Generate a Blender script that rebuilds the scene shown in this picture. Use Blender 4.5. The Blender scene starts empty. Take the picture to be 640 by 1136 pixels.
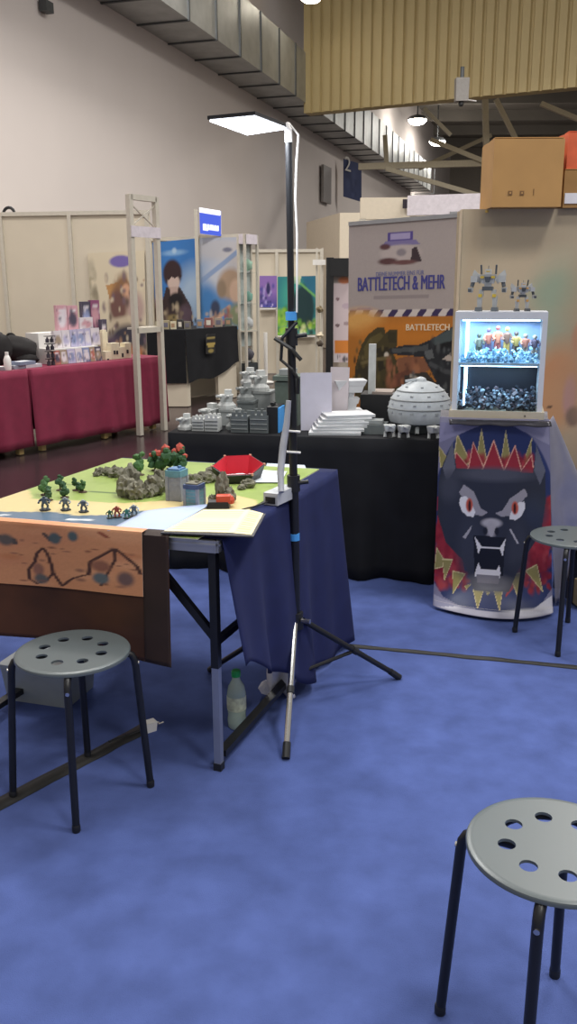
import bpy, bmesh, math, random
import numpy as np
from mathutils import Vector, Matrix, noise as mnoise
random.seed(7)
S = bpy.context.scene
COL = S.collection
PI = math.pi

# ------------------------------------------------------------------ camera
F, TH, ROLL, EYE = 984.19, 0.2509, -0.0051, 1.4464
def ray(px, py):
    c, s = math.cos(ROLL), math.sin(ROLL)
    u, v = px - 320, py - 568
    X, Y = c*u + s*v, -s*u + c*v
    return Vector((X/F, math.cos(TH) - math.sin(TH)*Y/F, -math.sin(TH) - math.cos(TH)*Y/F))
def at(px, py, Y):
    r = ray(px, py); return Vector((0, 0, EYE)) + r*(Y/r.y)
def on(px, py, z):
    r = ray(px, py); return Vector((0, 0, EYE)) + r*((z - EYE)/r.z)
cam_d = bpy.data.cameras.new('camera'); cam = bpy.data.objects.new('camera', cam_d); COL.objects.link(cam)
cam_d.sensor_fit = 'VERTICAL'; cam_d.sensor_height = 36.0; cam_d.lens = F*36.0/1136
cam.location = (0, 0, EYE)
cam.rotation_euler = (Matrix.Rotation(PI/2 - TH, 4, 'X') @ Matrix.Rotation(ROLL, 4, 'Z')).to_euler()
cam_d.clip_end = 300
S.camera = cam

# ------------------------------------------------------------------ materials
def lin(h):
    h = h.lstrip('#'); o = []
    for i in (0, 2, 4):
        c = int(h[i:i+2], 16)/255
        o.append(c/12.92 if c <= .04045 else ((c+.055)/1.055)**2.4)
    return tuple(o)
MATS = {}
def mat(name, col, rough=.6, metal=0., var=.08, scale=20., bump=0., emit=None, emit_s=0., sheen=0., coat=0., detail=4., spec=.5):
    if name in MATS: return MATS[name]
    m = bpy.data.materials.new(name); m.use_nodes = True
    nt = m.node_tree; b = nt.nodes['Principled BSDF']
    c = lin(col)
    b.inputs['Roughness'].default_value = rough; b.inputs['Metallic'].default_value = metal
    b.inputs['Specular IOR Level'].default_value = spec
    tc = nt.nodes.new('ShaderNodeTexCoord')
    nz = nt.nodes.new('ShaderNodeTexNoise'); nz.inputs['Scale'].default_value = scale; nz.inputs['Detail'].default_value = detail
    nt.links.new(tc.outputs['Object'], nz.inputs['Vector'])
    rp = nt.nodes.new('ShaderNodeValToRGB')
    rp.color_ramp.elements[0].position = .3; rp.color_ramp.elements[1].position = .7
    rp.color_ramp.elements[0].color = (*[x*(1-var) for x in c], 1)
    rp.color_ramp.elements[1].color = (*[min(1, x*(1+var)) for x in c], 1)
    nt.links.new(nz.outputs['Fac'], rp.inputs['Fac']); nt.links.new(rp.outputs['Color'], b.inputs['Base Color'])
    if bump:
        bp = nt.nodes.new('ShaderNodeBump'); bp.inputs['Strength'].default_value = bump; bp.inputs['Distance'].default_value = .01
        nt.links.new(nz.outputs['Fac'], bp.inputs['Height']); nt.links.new(bp.outputs['Normal'], b.inputs['Normal'])
    if emit: 
        b.inputs['Emission Color'].default_value = (*lin(emit), 1); b.inputs['Emission Strength'].default_value = emit_s
    if sheen: b.inputs['Sheen Weight'].default_value = sheen
    if coat: b.inputs['Coat Weight'].default_value = coat
    MATS[name] = m; return m
def glass(name, tint=(1, 1, 1), refl=.12, rough=.03):
    if name in MATS: return MATS[name]
    m = bpy.data.materials.new(name); m.use_nodes = True; nt = m.node_tree
    nt.nodes.remove(nt.nodes['Principled BSDF'])
    t = nt.nodes.new('ShaderNodeBsdfTransparent'); t.inputs['Color'].default_value = (*tint, 1)
    g = nt.nodes.new('ShaderNodeBsdfGlossy'); g.inputs['Roughness'].default_value = rough
    fr = nt.nodes.new('ShaderNodeFresnel'); fr.inputs['IOR'].default_value = 1.3
    mx = nt.nodes.new('ShaderNodeMixShader')
    nt.links.new(fr.outputs['Fac'], mx.inputs['Fac']); nt.links.new(t.outputs[0], mx.inputs[1]); nt.links.new(g.outputs[0], mx.inputs[2])
    nt.links.new(mx.outputs[0], nt.nodes['Material Output'].inputs['Surface'])
    MATS[name] = m; return m
def art_mat(name, rough=.5, emit=0., spec=.4):
    if name in MATS: return MATS[name]
    m = bpy.data.materials.new(name); m.use_nodes = True; nt = m.node_tree; b = nt.nodes['Principled BSDF']
    a = nt.nodes.new('ShaderNodeAttribute'); a.attribute_name = 'print'
    nt.links.new(a.outputs['Color'], b.inputs['Base Color']); b.inputs['Roughness'].default_value = rough
    b.inputs['Specular IOR Level'].default_value = spec
    if emit:
        nt.links.new(a.outputs['Color'], b.inputs['Emission Color']); b.inputs['Emission Strength'].default_value = emit
    MATS[name] = m; return m

# ------------------------------------------------------------------ object helpers
WM = {}
def thing(name, label, cat, loc=(0, 0, 0), rz=0., group=None):
    o = bpy.data.objects.new(name, None); COL.objects.link(o); o.empty_display_size = .1
    o.location = loc; o.rotation_euler = (0, 0, rz)
    o['label'] = label; o['category'] = cat
    if group: o['group'] = group
    WM[o.name] = Matrix.Translation(Vector(loc)) @ Matrix.Rotation(rz, 4, 'Z')
    return o
def tag(o, label, cat, group=None, kind=None):
    o['label'] = label; o['category'] = cat
    if group: o['group'] = group
    if kind: o['kind'] = kind
    return o
def link_mesh(name, me, mats, parent, smooth):
    o = bpy.data.objects.new(name, me); COL.objects.link(o)
    for m in (mats if isinstance(mats, (list, tuple)) else [mats]): me.materials.append(m)
    if parent is not None:
        me.transform(WM[parent.name].inverted()); o.parent = parent; WM[o.name] = WM[parent.name].copy()
    else:
        xs = np.empty(len(me.vertices)*3); me.vertices.foreach_get('co', xs); xs = xs.reshape(-1, 3)
        lo, hi = xs.min(0), xs.max(0); c = Vector(((lo[0]+hi[0])/2, (lo[1]+hi[1])/2, lo[2]))
        me.transform(Matrix.Translation(-c)); o.location = c; WM[o.name] = Matrix.Translation(c)
    me.update(); return o
def copy_tree(o, loc=None, rz=None, label=None, scale=None):
    def cp(x, par):
        c = x.copy(); COL.objects.link(c)
        if par is not None: c.parent = par
        for ch in [k for k in list(COL.objects) if k.parent == x]: cp(ch, c)
        return c
    r = cp(o, None)
    if loc is not None: r.location = loc
    if rz is not None: r.rotation_euler = (0, 0, rz)
    if label: r['label'] = label
    if scale: r.scale = (scale,)*3
    return r
def V(*a): return Vector(a)
class MB:
    def __init__(s): s.bm = bmesh.new()
    def face(s, pts, m=0):
        f = s.bm.faces.new([s.bm.verts.new(p) for p in pts]); f.material_index = m; return f
    def box(s, c, d, rz=0., m=0, R=None, taper=1.):
        c = Vector(c); R = R or Matrix.Rotation(rz, 3, 'Z')
        vs = []
        for z in (-.5, .5):
            for x, y in ((-.5, -.5), (.5, -.5), (.5, .5), (-.5, .5)):
                t = taper if z < 0 else 1.
                vs.append(s.bm.verts.new(c + R @ Vector((x*d[0]*t, y*d[1]*t, z*d[2]))))
        for q in ((3, 2, 1, 0), (4, 5, 6, 7), (0, 1, 5, 4), (1, 2, 6, 5), (2, 3, 7, 6), (3, 0, 4, 7)):
            s.bm.faces.new([vs[i] for i in q]).material_index = m
        return s
    def bar(s, a, b, w, t=None, m=0, up=(0, 0, 1)):
        a, b = Vector(a), Vector(b); d = b - a; L = d.length; d.normalize()
        u = Vector(up)
        if abs(d.dot(u)) > .98: u = Vector((1, 0, 0))
        x = d.cross(u).normalized(); y = x.cross(d)
        R = Matrix((x, y, d)).transposed()
        return s.box((a+b)/2, (w, t or w, L), R=R, m=m)
    def tube(s, pts, r, n=10, m=0, caps=True):
        pts = [Vector(p) for p in pts]; rs = r if isinstance(r, (list, tuple)) else [r]*len(pts)
        rings = []; prev = None
        for i, p in enumerate(pts):
            d = (pts[min(i+1, len(pts)-1)] - pts[max(i-1, 0)]).normalized()
            if prev is None:
                u = Vector((0, 0, 1)) if abs(d.z) < .9 else Vector((1, 0, 0)); x = d.cross(u).normalized()
            else: x = (prev - d*prev.dot(d)).normalized()
            prev = x; y = d.cross(x)
            rings.append([s.bm.verts.new(p + (x*math.cos(2*PI*k/n) + y*math.sin(2*PI*k/n))*rs[i]) for k in range(n)])
        for a, b in zip(rings, rings[1:]):
            for k in range(n): s.bm.faces.new((a[k], a[(k+1) % n], b[(k+1) % n], b[k])).material_index = m
        if caps:
            s.bm.faces.new(rings[0][::-1]).material_index = m; s.bm.faces.new(rings[-1]).material_index = m
        return s
    def lathe(s, prof, c=(0, 0, 0), n=24, m=0, cap0=True, cap1=True):
        c = Vector(c); rings = []
        for r, z in prof: rings.append([s.bm.verts.new(c + Vector((r*math.cos(2*PI*k/n), r*math.sin(2*PI*k/n), z))) for k in range(n)])
        for a, b in zip(rings, rings[1:]):
            for k in range(n): s.bm.faces.new((a[k], a[(k+1) % n], b[(k+1) % n], b[k])).material_index = m
        if cap0: s.bm.faces.new(rings[0][::-1]).material_index = m
        if cap1: s.bm.faces.new(rings[-1]).material_index = m
        return s
    def prism(s, poly, z0, z1, m=0):
        a = [s.bm.verts.new((p[0], p[1], z0)) for p in poly]; b = [s.bm.verts.new((p[0], p[1], z1)) for p in poly]
        n = len(a)
        s.bm.faces.new(a[::-1]).material_index = m; s.bm.faces.new(b).material_index = m
        for k in range(n): s.bm.faces.new((a[k], a[(k+1) % n], b[(k+1) % n], b[k])).material_index = m
        return s
    def slab(s, pts, th, m=0):          # a planar polygon given thickness along its normal
        pts = [Vector(p) for p in pts]; nrm = (pts[1]-pts[0]).cross(pts[2]-pts[0]).normalized()*th
        a = [s.bm.verts.new(p) for p in pts]; b = [s.bm.verts.new(p+nrm) for p in pts]; n = len(a)
        s.bm.faces.new(a[::-1]).material_index = m; s.bm.faces.new(b).material_index = m
        for k in range(n): s.bm.faces.new((a[k], a[(k+1) % n], b[(k+1) % n], b[k])).material_index = m
        return s
    def blob(s, c, r, jit=.25, sub=2, sc=(1, 1, 1), m=0, fr=2.2):
        res = bmesh.ops.create_icosphere(s.bm, subdivisions=sub, radius=1.)
        off = Vector((random.uniform(-9, 9), random.uniform(-9, 9), random.uniform(-9, 9)))
        for v in res['verts']:
            k = 1 + jit*mnoise.noise(v.co*fr + off)*2
            v.co = Vector(c) + Vector((v.co.x*sc[0], v.co.y*sc[1], v.co.z*sc[2]))*r*k
        for f in {f for v in res['verts'] for f in v.link_faces}: f.material_index = m
        return s
    def grid(s, fn, nu, nv, m=0):
        vs = [[s.bm.verts.new(fn(i/nu, j/nv)) for i in range(nu+1)] for j in range(nv+1)]
        for j in range(nv):
            for i in range(nu): s.bm.faces.new((vs[j][i], vs[j][i+1], vs[j+1][i+1], vs[j+1][i])).material_index = m
        return s
    def build(s, name, mats, parent=None, smooth=False, bevel=0., thick=0., recalc=True):
        if bevel:
            es = [e for e in s.bm.edges if len(e.link_faces) == 2 and e.calc_face_angle(0) > .6]
            bmesh.ops.bevel(s.bm, geom=es, offset=bevel, segments=2, affect='EDGES', clamp_overlap=True)
        if recalc: bmesh.ops.recalc_face_normals(s.bm, faces=s.bm.faces[:])
        me = bpy.data.meshes.new(name); s.bm.to_mesh(me); s.bm.free()
        if smooth:
            me.polygons.foreach_set('use_smooth', [True]*len(me.polygons))
            me.set_sharp_from_angle(angle=.7)
        o = link_mesh(name, me, mats, parent, smooth)
        if thick:
            md = o.modifiers.new('thickness', 'SOLIDIFY'); md.thickness = thick; md.offset = 0
        return o

# ------------------------------------------------------------------ printed artwork: a dense mesh whose points carry the print's colours
def raster(nu, nv, base, ops, grain=0., seed=1):
    u, v = np.meshgrid(np.linspace(0, 1, nu+1), np.linspace(0, 1, nv+1)); asp = 1.
    img = np.zeros((nv+1, nu+1, 3)); img[:] = lin(base)
    rng = np.random.RandomState(seed)
    def inpoly(P):
        ins = np.zeros(u.shape, bool); n = len(P)
        for k in range(n):
            x0, y0 = P[k]; x1, y1 = P[(k+1) % n]
            c = ((y0 > v) != (y1 > v))
            with np.errstate(divide='ignore', invalid='ignore'): xi = x0 + (v-y0)*(x1-x0)/((y1-y0) if y1 != y0 else 1e-9)
            ins ^= c & (u < xi)
        return ins.astype(float)
    for op in ops:
        k = op[0]
        if k == 'poly': a = inpoly(op[1]); col = op[2]; al = op[3] if len(op) > 3 else 1.
        elif k == 'ell':
            _, cx, cy, rx, ry, col = op[:6]; soft = op[6] if len(op) > 6 else .06; al = op[7] if len(op) > 7 else 1.
            d = np.sqrt(((u-cx)/rx)**2 + ((v-cy)/ry)**2); a = np.clip((1-d)/max(soft, 1e-4) + .5, 0, 1)
        elif k == 'grad':   # vertical blend between two rows
            _, v0, v1, col = op[:4]; a = np.clip((v-v0)/(v1-v0), 0, 1); al = 1.
        elif k == 'line':
            _, P, w, col = op[:4]; al = 1.; a = np.zeros(u.shape)
            for (x0, y0), (x1, y1) in zip(P, P[1:]):
                dx, dy = x1-x0, y1-y0; L = dx*dx+dy*dy+1e-12
                t = np.clip(((u-x0)*dx + (v-y0)*dy)/L, 0, 1)
                d = np.hypot(u-x0-t*dx, v-y0-t*dy); a = np.maximum(a, np.clip((w-d)/(w*.5)+.5, 0, 1))
        elif k == 'speck':  # random soft dabs inside a box
            _, n, x0, y0, x1, y1, r0, r1, cols = op; 
            for i in range(n):
                cx, cy, r = rng.uniform(x0, x1), rng.uniform(y0, y1), rng.uniform(r0, r1)
                d = np.sqrt(((u-cx)/r)**2 + ((v-cy)/(r*rng.uniform(.5, 1.4)))**2); a = (np.clip(1.35-d, 0, 1)*.85)[..., None]
                img = img*(1-a) + a*np.array(lin(cols[rng.randint(len(cols))]))
            continue
        a = (a*al)[..., None]; img = img*(1-a) + a*np.array(lin(col))
    if grain: img *= 1 + grain*(rng.rand(nv+1, nu+1, 1)-.5)
    return img
def art(name, pos, nu, nv, img, parent=None, th=.004, rough=.5, emit=0., back='#d8d2c8'):
    """pos(u, v) -> world point, u to the right and v down seen from the front"""
    P = np.array([[pos(i/nu, j/nv) for i in range(nu+1)] for j in range(nv+1)], float)
    du = Vector(P[0, nu]-P[0, 0]); dv = Vector(P[nv, 0]-P[0, 0]); n = np.array(du.cross(dv).normalized())  # points to the back
    B = P + n*th
    vs = np.concatenate([P.reshape(-1, 3), B.reshape(-1, 3)]); N = (nu+1)*(nv+1); fs = []
    idx = lambda i, j, b=0: b*N + j*(nu+1) + i
    for j in range(nv):
        for i in range(nu):
            fs.append((idx(i, j+1), idx(i+1, j+1), idx(i+1, j), idx(i, j)))
            fs.append((idx(i, j, 1), idx(i+1, j, 1), idx(i+1, j+1, 1), idx(i, j+1, 1)))
    for i in range(nu):
        fs.append((idx(i, 0), idx(i+1, 0), idx(i+1, 0, 1), idx(i, 0, 1))); fs.append((idx(i+1, nv), idx(i, nv), idx(i, nv, 1), idx(i+1, nv, 1)))
    for j in range(nv):
        fs.append((idx(0, j+1), idx(0, j), idx(0, j, 1), idx(0, j+1, 1))); fs.append((idx(nu, j), idx(nu, j+1), idx(nu, j+1, 1), idx(nu, j, 1)))
    me = bpy.data.meshes.new(name); me.from_pydata(vs.tolist(), [], fs); me.update()
    at_ = me.attributes.new('print', 'FLOAT_COLOR', 'POINT')
    cols = np.ones((2*N, 4)); cols[:N, :3] = img.reshape(-1, 3); cols[N:, :3] = lin(back)
    at_.data.foreach_set('color', cols.ravel())
    me.polygons.foreach_set('use_smooth', [True]*len(me.polygons)); me.set_sharp_from_angle(angle=.7)
    return link_mesh(name, me, art_mat('print_%d_%d' % (rough*100, emit*100), rough, emit), parent, True)
def quadpos(tl, tr, br, bl):
    tl, tr, br, bl = map(Vector, (tl, tr, br, bl))
    return lambda u, v: (tl*(1-u)+tr*u)*(1-v) + (bl*(1-u)+br*u)*v
def lettering(name, text, pos, v, h, u0, u1, m, parent, off=.003, label=None, bold=0.):
    """text laid flat on a board: pos is the board's (u, v) map, baseline at v, cap height h in metres, stretched to span u0..u1"""
    cu = bpy.data.curves.new(name, 'FONT'); cu.body = text; cu.extrude = .0; cu.resolution_u = 3
    ob = bpy.data.objects.new(name, cu); COL.objects.link(ob)
    dg = bpy.context.evaluated_depsgraph_get(); me = bpy.data.meshes.new_from_object(ob.evaluated_get(dg))
    bpy.data.objects.remove(ob)
    xs = np.empty(len(me.vertices)*3); me.vertices.foreach_get('co', xs); xs = xs.reshape(-1, 3)
    x0, x1 = xs[:, 0].min(), xs[:, 0].max(); y1 = xs[:, 1].max()
    a = Vector(pos(u0, v)); b = Vector(pos(u1, v)); d = (b-a); up = (Vector(pos(u0, 0)) - Vector(pos(u0, 1))).normalized()
    n = d.cross(up).normalized()
    for i, vv in enumerate(me.vertices):
        vv.co = a + d*((xs[i, 0]-x0)/(x1-x0)) + up*(xs[i, 1]/y1*h) + n*off
    if bold:
        b_ = bmesh.new(); b_.from_mesh(me); src = b_.faces[:]
        for k in (-1, 1):
            r_ = bmesh.ops.duplicate(b_, geom=src); sh = d.normalized()*(bold*h*k) + n*(.0004*k)
            for e_ in r_['geom']:
                if isinstance(e_, bmesh.types.BMVert): e_.co += sh
        b_.to_mesh(me); b_.free()
    o = link_mesh(name, me, m, parent, False)
    md = o.modifiers.new('thickness', 'SOLIDIFY'); md.thickness = .001
    if label: o['label'] = label
    return o

# ------------------------------------------------------------------ shared materials
M_carpet = mat('blue_carpet', '#4b5a90', .95, var=.16, scale=9, bump=.0, detail=12, spec=.1)
nt = M_carpet.node_tree
n2 = nt.nodes.new('ShaderNodeTexNoise'); n2.inputs['Scale'].default_value = 420; n2.inputs['Detail'].default_value = 3
bp = nt.nodes.new('ShaderNodeBump'); bp.inputs['Strength'].default_value = .35; bp.inputs['Distance'].default_value = .006
nt.links.new(nt.nodes['Texture Coordinate'].outputs['Object'], n2.inputs['Vector'])
nt.links.new(n2.outputs['Fac'], bp.inputs['Height']); nt.links.new(bp.outputs['Normal'], nt.nodes['Principled BSDF'].inputs['Normal'])
M_floor = mat('dark_floor', '#33272a', .22, var=.25, scale=1.5, spec=.35)
M_black = mat('black_metal', '#141519', .4, var=.1)
M_blackp = mat('black_plastic', '#191a1d', .5)
M_chrome = mat('chrome', '#c9c6c0', .22, metal=1., var=.03)
M_alu = mat('aluminium', '#b4b6ba', .38, metal=.85, var=.04)
M_white = mat('white_plastic', '#e6e4e0', .5, var=.03)
M_seat = mat('seat_grey', '#5b6365', .36, var=.03, scale=6)
M_navy = mat('navy_cloth', '#252d5e', .9, var=.12, scale=14)
_nt = M_navy.node_tree; _t = _nt.nodes.new('ShaderNodeBsdfTranslucent'); _t.inputs['Color'].default_value = (*lin('#3a4a86'), 1); _mx = _nt.nodes.new('ShaderNodeMixShader'); _mx.inputs[0].default_value = .3
_nt.links.new(_nt.nodes['Principled BSDF'].outputs[0], _mx.inputs[1]); _nt.links.new(_t.outputs[0], _mx.inputs[2]); _nt.links.new(_mx.outputs[0], _nt.nodes['Material Output'].inputs['Surface'])
M_blackcloth = mat('black_cloth', '#17181c', .85, var=.2, scale=8, spec=.25)
M_wine = mat('wine_cloth', '#7a1f3c', .85, var=.1, scale=10)
M_panel = mat('cream_panel', '#cfc5b2', .55, var=.03, scale=2)
M_wall = mat('hall_wall', '#d3cac5', .8, var=.04, scale=.4)
M_alupost = mat('matte_aluminium', '#c9c3b6', .5, metal=.2, var=.04)
M_galv = mat('galvanised_steel', '#aeb0ae', .45, metal=.55, var=.12, scale=3)
M_galvd = mat('galvanised_flange', '#55585a', .5, metal=.4, var=.1)
M_yellow = mat('corrugated_cladding', '#bdaa7b', .6, var=.04, scale=1)
M_ceil = mat('ceiling_dark', '#77726a', .8, var=.1, scale=.5)
M_truss = mat('truss_cream', '#b9af97', .5, var=.05)
M_card = mat('cardboard', '#b98f58', .8, var=.06, scale=6)
M_cardd = mat('cardboard_tape', '#7d5c38', .7, var=.08)
M_paper = mat('white_paper', '#e4e4ea', .7, var=.02)
M_tape = mat('black_gaffer_tape', '#1a1918', .6, var=.2, scale=30)
M_bluetape = mat('blue_tape', '#4a9be0', .5)
M_glass = glass('clear_glass', (.96, .98, .98))

# ------------------------------------------------------------------ setting
o = MB().box((8, 30, -.06), (60, 80, .1)).build('floor', M_floor); o['kind'] = 'structure'
o = MB().prism([(-2.1, -1.5), (4, -1.5), (4, 4.95), (-2.1, 4.95)], -.01, 0.).build('carpet', M_carpet); o['kind'] = 'structure'
KW = .29864; wd = V(KW, 1, 0).normalized(); wn = V(wd.y, -wd.x, 0)     # hall wall direction and its normal into the hall
def wallpt(y, out=0., z=0.): return V(KW*y - 8.1, y, z) + wn*out
m = MB(); m.slab([wallpt(-2, 0, 0), wallpt(70, 0, 0), wallpt(70, 0, 14), wallpt(-2, 0, 14)], .3)
o = m.build('wall_left', M_wall); o['kind'] = 'structure'
m = MB()
for z in (1.5, 3., 4.5, 5.6): m.bar(wallpt(0, .006, z), wallpt(69, .006, z), .012, .02, up=(0, 0, 1))
for y in range(4, 66, 6): m.bar(wallpt(y, .006, 0), wallpt(y, .006, 13), .02, .012, up=tuple(wd))
o = m.build('trim_1', mat('wall_joint', '#b9b0a8', .8)); o['kind'] = 'structure'
# corrugated yellow wall hanging across the hall, resting against the duct
yd = V(.895, -.446, 0).normalized(); yf = V(-yd.y, yd.x, 0); y0 = V(.44, 24.3, 5.65)
m = MB(); n = 46; w = .27; prof = []
for i in range(n):
    for t, dpt in ((0, 0), (.62, 0), (.72, .07), (.9, .07)): prof.append((i*w + t*w, dpt))
prof.append((n*w, 0)); front = -yf
for (a, da), (b, db) in zip(prof, prof[1:]):
    p, q = y0 + yd*a - front*da, y0 + yd*b - front*db
    m.face([p, q, q + V(0, 0, 7), p + V(0, 0, 7)])
m.box(y0 + yd*(n*w/2) + yf*.25 + V(0, 0, 3.5), (n*w, .3, 7), rz=math.atan2(yd.y, yd.x))
o = m.build('wall_back', M_yellow, recalc=False); o['kind'] = 'structure'
# roof of the hall beyond it
m = MB(); m.box((16, 48, 10.2), (50, 46, .2), rz=0)
for i in range(9): m.box((16, 27+i*4.5, 9.85), (50, .35, .5))
o = m.build('ceiling', M_ceil); o['kind'] = 'structure'
m = MB()
m.slab([wallpt(62, 0, 0), wallpt(62, 40, 0), wallpt(62, 40, 10.2), wallpt(62, 0, 10.2)], -.3)
o = m.build('wall_far', mat('far_wall', '#8d867c', .8)); o['kind'] = 'structure'

# ventilation duct along the wall
t = thing('ventilation_duct', 'long galvanised ventilation duct running along the top of the hall wall', 'duct', wallpt(14, .5, 5.9))
ys = [11 + 2.55*i for i in range(15)]
for i, (a, b) in enumerate(zip(ys, ys[1:])):
    m = MB(); p = wallpt(a, .06, 5.9); q = wallpt(b, .06, 5.9)
    vs = [p, q, q+wn*1.22, p+wn*1.22]
    m.slab(vs, 1.15) if (vs[1]-vs[0]).cross(vs[2]-vs[0]).z > 0 else m.slab(vs[::-1], 1.15)
    m.build('duct_section', M_galv, t)
for a in ys:
    for f in (0, 1.27):
        m = MB()
        c = wallpt(a+f, .67, 5.89); m.box(c, (.05, 1.24, .03), rz=math.atan2(wd.y, wd.x)); m.box(wallpt(a+f, 1.29, 6.47), (.05, .03, 1.17), rz=math.atan2(wd.y, wd.x)); m.build('flange', M_galvd, t)
for a in ys[::2]: MB().bar(wallpt(a, .04, 5.5), wallpt(a, .04, 7.2), .05, .05).build('bracket', M_galvd, t)

# hall lamps in view
for (px, py, Y, lab) in ((463, 133, 40, 'upper left round lamp glowing under the dark hall roof'), (485, 157, 46, 'lower right round lamp glowing under the dark hall roof')):
    p = at(px, py, Y); t = thing('hall_lamp', lab, 'lamp', p, group='round hall lamps under the roof')
    MB().lathe([(.4, 0), (.41, .06), (.3, .14), (.1, .2)], p, 20).build('housing', M_galvd, t)
    MB().lathe([(.1, -.2), (.28, -.15), (.38, -.04), (.39, .01)], p, 20).build('lens', mat('lamp_glow', '#ffffff', .5, emit='#fff4e0', emit_s=25), t)
    MB().tube([p+V(0, 0, .2), V(p.x, p.y, 10.1)], .03, 6).build('hanger', M_galvd, t)
p = at(345, -3, 22); t = thing('hall_lamp', 'round lamp at the very top edge, in front of the yellow cladding', 'lamp', p)
MB().lathe([(.26, 0), (.27, .06), (.2, .25), (.08, .35)], p, 20).build('housing', M_galvd, t)
MB().lathe([(.06, -.1), (.18, -.08), (.24, -.02), (.25, .01)], p, 20).build('lens', MATS['lamp_glow'], t)
MB().tube([p+V(0, 0, .35), p+V(0, 0, 3)], .02, 6).build('hanger', M_galvd, t)

# projector-like device hanging before the cladding
p = at(512, 100, 19); t = thing('ceiling_device', 'small grey device hanging in front of the yellow cladding', 'hanging_device', p)
MB().box(p, (.26, .22, .42), taper=.95).build('housing', mat('device_grey', '#8e8a86', .5), t, bevel=.03)
MB().tube([p+V(0, 0, .2), p+V(0, 0, .42)], .04).build('bracket', M_galvd, t)
MB().lathe([(.03, -.3), (.05, -.27), (.05, -.2)], p, 12).build('nozzle', M_blackp, t)
MB().tube([p+V(.08, 0, -.17), p+V(.3, 0, -.2)], .012, 6).build('cable', M_white, t)
# fitting on the wall, top left
p = wallpt(16.2, .06, 0); q = at(48, 10, 15.6)
r = ray(48, 8); Y = 7.75/(KW - r.x/r.y); q = at(48, 8, Y); t = thing('wall_fitting', 'small dark fitting high on the wall at top left', 'fitting', q)
MB().box(q + wn*.05, (.2, .12, .14), rz=math.atan2(wd.y, wd.x)).build('bracket', M_galvd, t, bevel=.01)
MB().tube([q + wn*.05, q + wn*.05 + V(0, 0, .5)], .03).build('pipe', M_galvd, t)
# roof girders beyond the cladding
t = thing('roof_girder', 'cream steel roof girders crossing under the dark hall roof', 'girder', at(480, 185, 26))
def girder(name, a, b, w): MB().bar(a, b, w, w).build(name, M_truss, t)
girder('beam', at(398, 185, 27), at(640, 178, 25.6), .17)
girder('post', at(538, 110, 26), at(540, 186, 26), .15)
girder('post', at(427, 150, 27), at(429, 186, 27), .12)
for a, b in (((428, 187, 26.5), (560, 225, 26)), ((478, 155, 26.5), (540, 180, 26)), ((470, 120, 34), (500, 150, 34)), ((550, 110, 26), (575, 160, 26)), ((600, 115, 25.5), (660, 140, 25.5)), ((465, 187, 30), (545, 150, 30))):
    girder('brace', at(*a), at(*b), .12)
# blue banner on the wall with number 2
r = ray(390, 200); Y = 7.7/(KW-r.x/r.y)
t = thing('hanging_banner', 'dark blue vertical hall banner hanging on the far wall under the duct', 'banner', at(390, 200, Y-2))
Yb = Y-2; bq = quadpos(at(381, 176, Yb), at(401, 182, Yb+.3), at(401, 224, Yb+.3), at(381, 218, Yb))
art('banner_cloth', bq, 20, 30, raster(20, 30, '#3a4570', [('speck', 12, .2, .3, .9, .95, .06, .15, ['#46527e', '#333d63'])]), t, th=.02)
lettering('number', '2', bq, .3, .45, .05, .38, M_white, t, off=.03)
# window-like dark vent on the wall behind the lamp
r = ray(360, 205); Y = 7.74/(KW-r.x/r.y)
o = MB().box(at(362, 205, Y), (.08, 1.0, 1.1), rz=math.atan2(wd.y, wd.x)-PI/2).build('wall_vent', mat('vent_grey', '#8f8a88', .6), bevel=.02)
tag(o, 'grey square vent on the hall wall behind the lamp pole', 'vent')
# cream entrance block at the wall
t = thing('entrance_portal', 'cream block with an open doorway beyond the exhibition booths', 'portal', at(390, 300, 21))
p = lambda x, y, Y=21: at(x, y, Y)
m = MB(); A, B_, C_ = at(340, 218, 23), at(377, 236, 20), at(450, 240, 20)
zt = at(377, 236, 20).z; zd = at(380, 262, 20).z
def vbox(a, b, z0, z1, th, name, mt, par):
    a = V(a.x, a.y, z0); b = V(b.x, b.y, z0); d = (b-a); c = (a+b)/2; n_ = V(-d.y, d.x, 0).normalized()
    return MB().box(c + n_*th/2 + V(0, 0, (z1-z0)/2), (d.length, th, z1-z0), rz=math.atan2(d.y, d.x)).build(name, mt, par)
M_cream = mat('cream_paint', '#d9cdb8', .6, var=.03)
vbox(A, B_, 0, zt, .3, 'side_wall', M_cream, t)
vbox(B_, C_ + V(1.5, 0, 0), zd, zt, .3, 'lintel', M_cream, t)
vbox(B_, at(387, 262, 20), 0, zd, .25, 'jamb', M_cream, t)
o = MB().box(V(at(420, 290, 24).x+1, 24, 1.5) , (5, .1, 3.0)).build('back_panel', mat('shade_grey', '#a39c94', .7), t)

# ------------------------------------------------------------------ far booths
def onplane(px, py, P, n):
    r = ray(px, py); E_ = V(0, 0, EYE); n = Vector(n); return E_ + r*((Vector(P)-E_).dot(n)/r.dot(n))
def wallpanel(name, label, cat, a, b, z1, posts, mt=M_panel, group=None, th=.04, z0=0.):
    a, b = V(a[0], a[1], z0), V(b[0], b[1], z0); d = (b-a); L = d.length; d.normalize(); n_ = V(-d.y, d.x, 0); rz = math.atan2(d.y, d.x)
    t = thing(name, label, cat, a, group=group)
    MB().box((a+b)/2 + n_*th + V(0, 0, (z1-z0)/2), (L, th, z1-z0), rz=rz).build('panel', mt, t)
    for s in posts: MB().box(a + d*s*L + n_*th*.5 + V(0, 0, (z1-z0)/2), (.05, .07, z1-z0+.01), rz=rz).build('post', M_alupost, t)
    MB().box((a+b)/2 + n_*th*.5 + V(0, 0, z1-z0+.0), (L, .06, .05), rz=rz).build('top_rail', M_alupost, t)
    return t, d, n_
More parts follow.
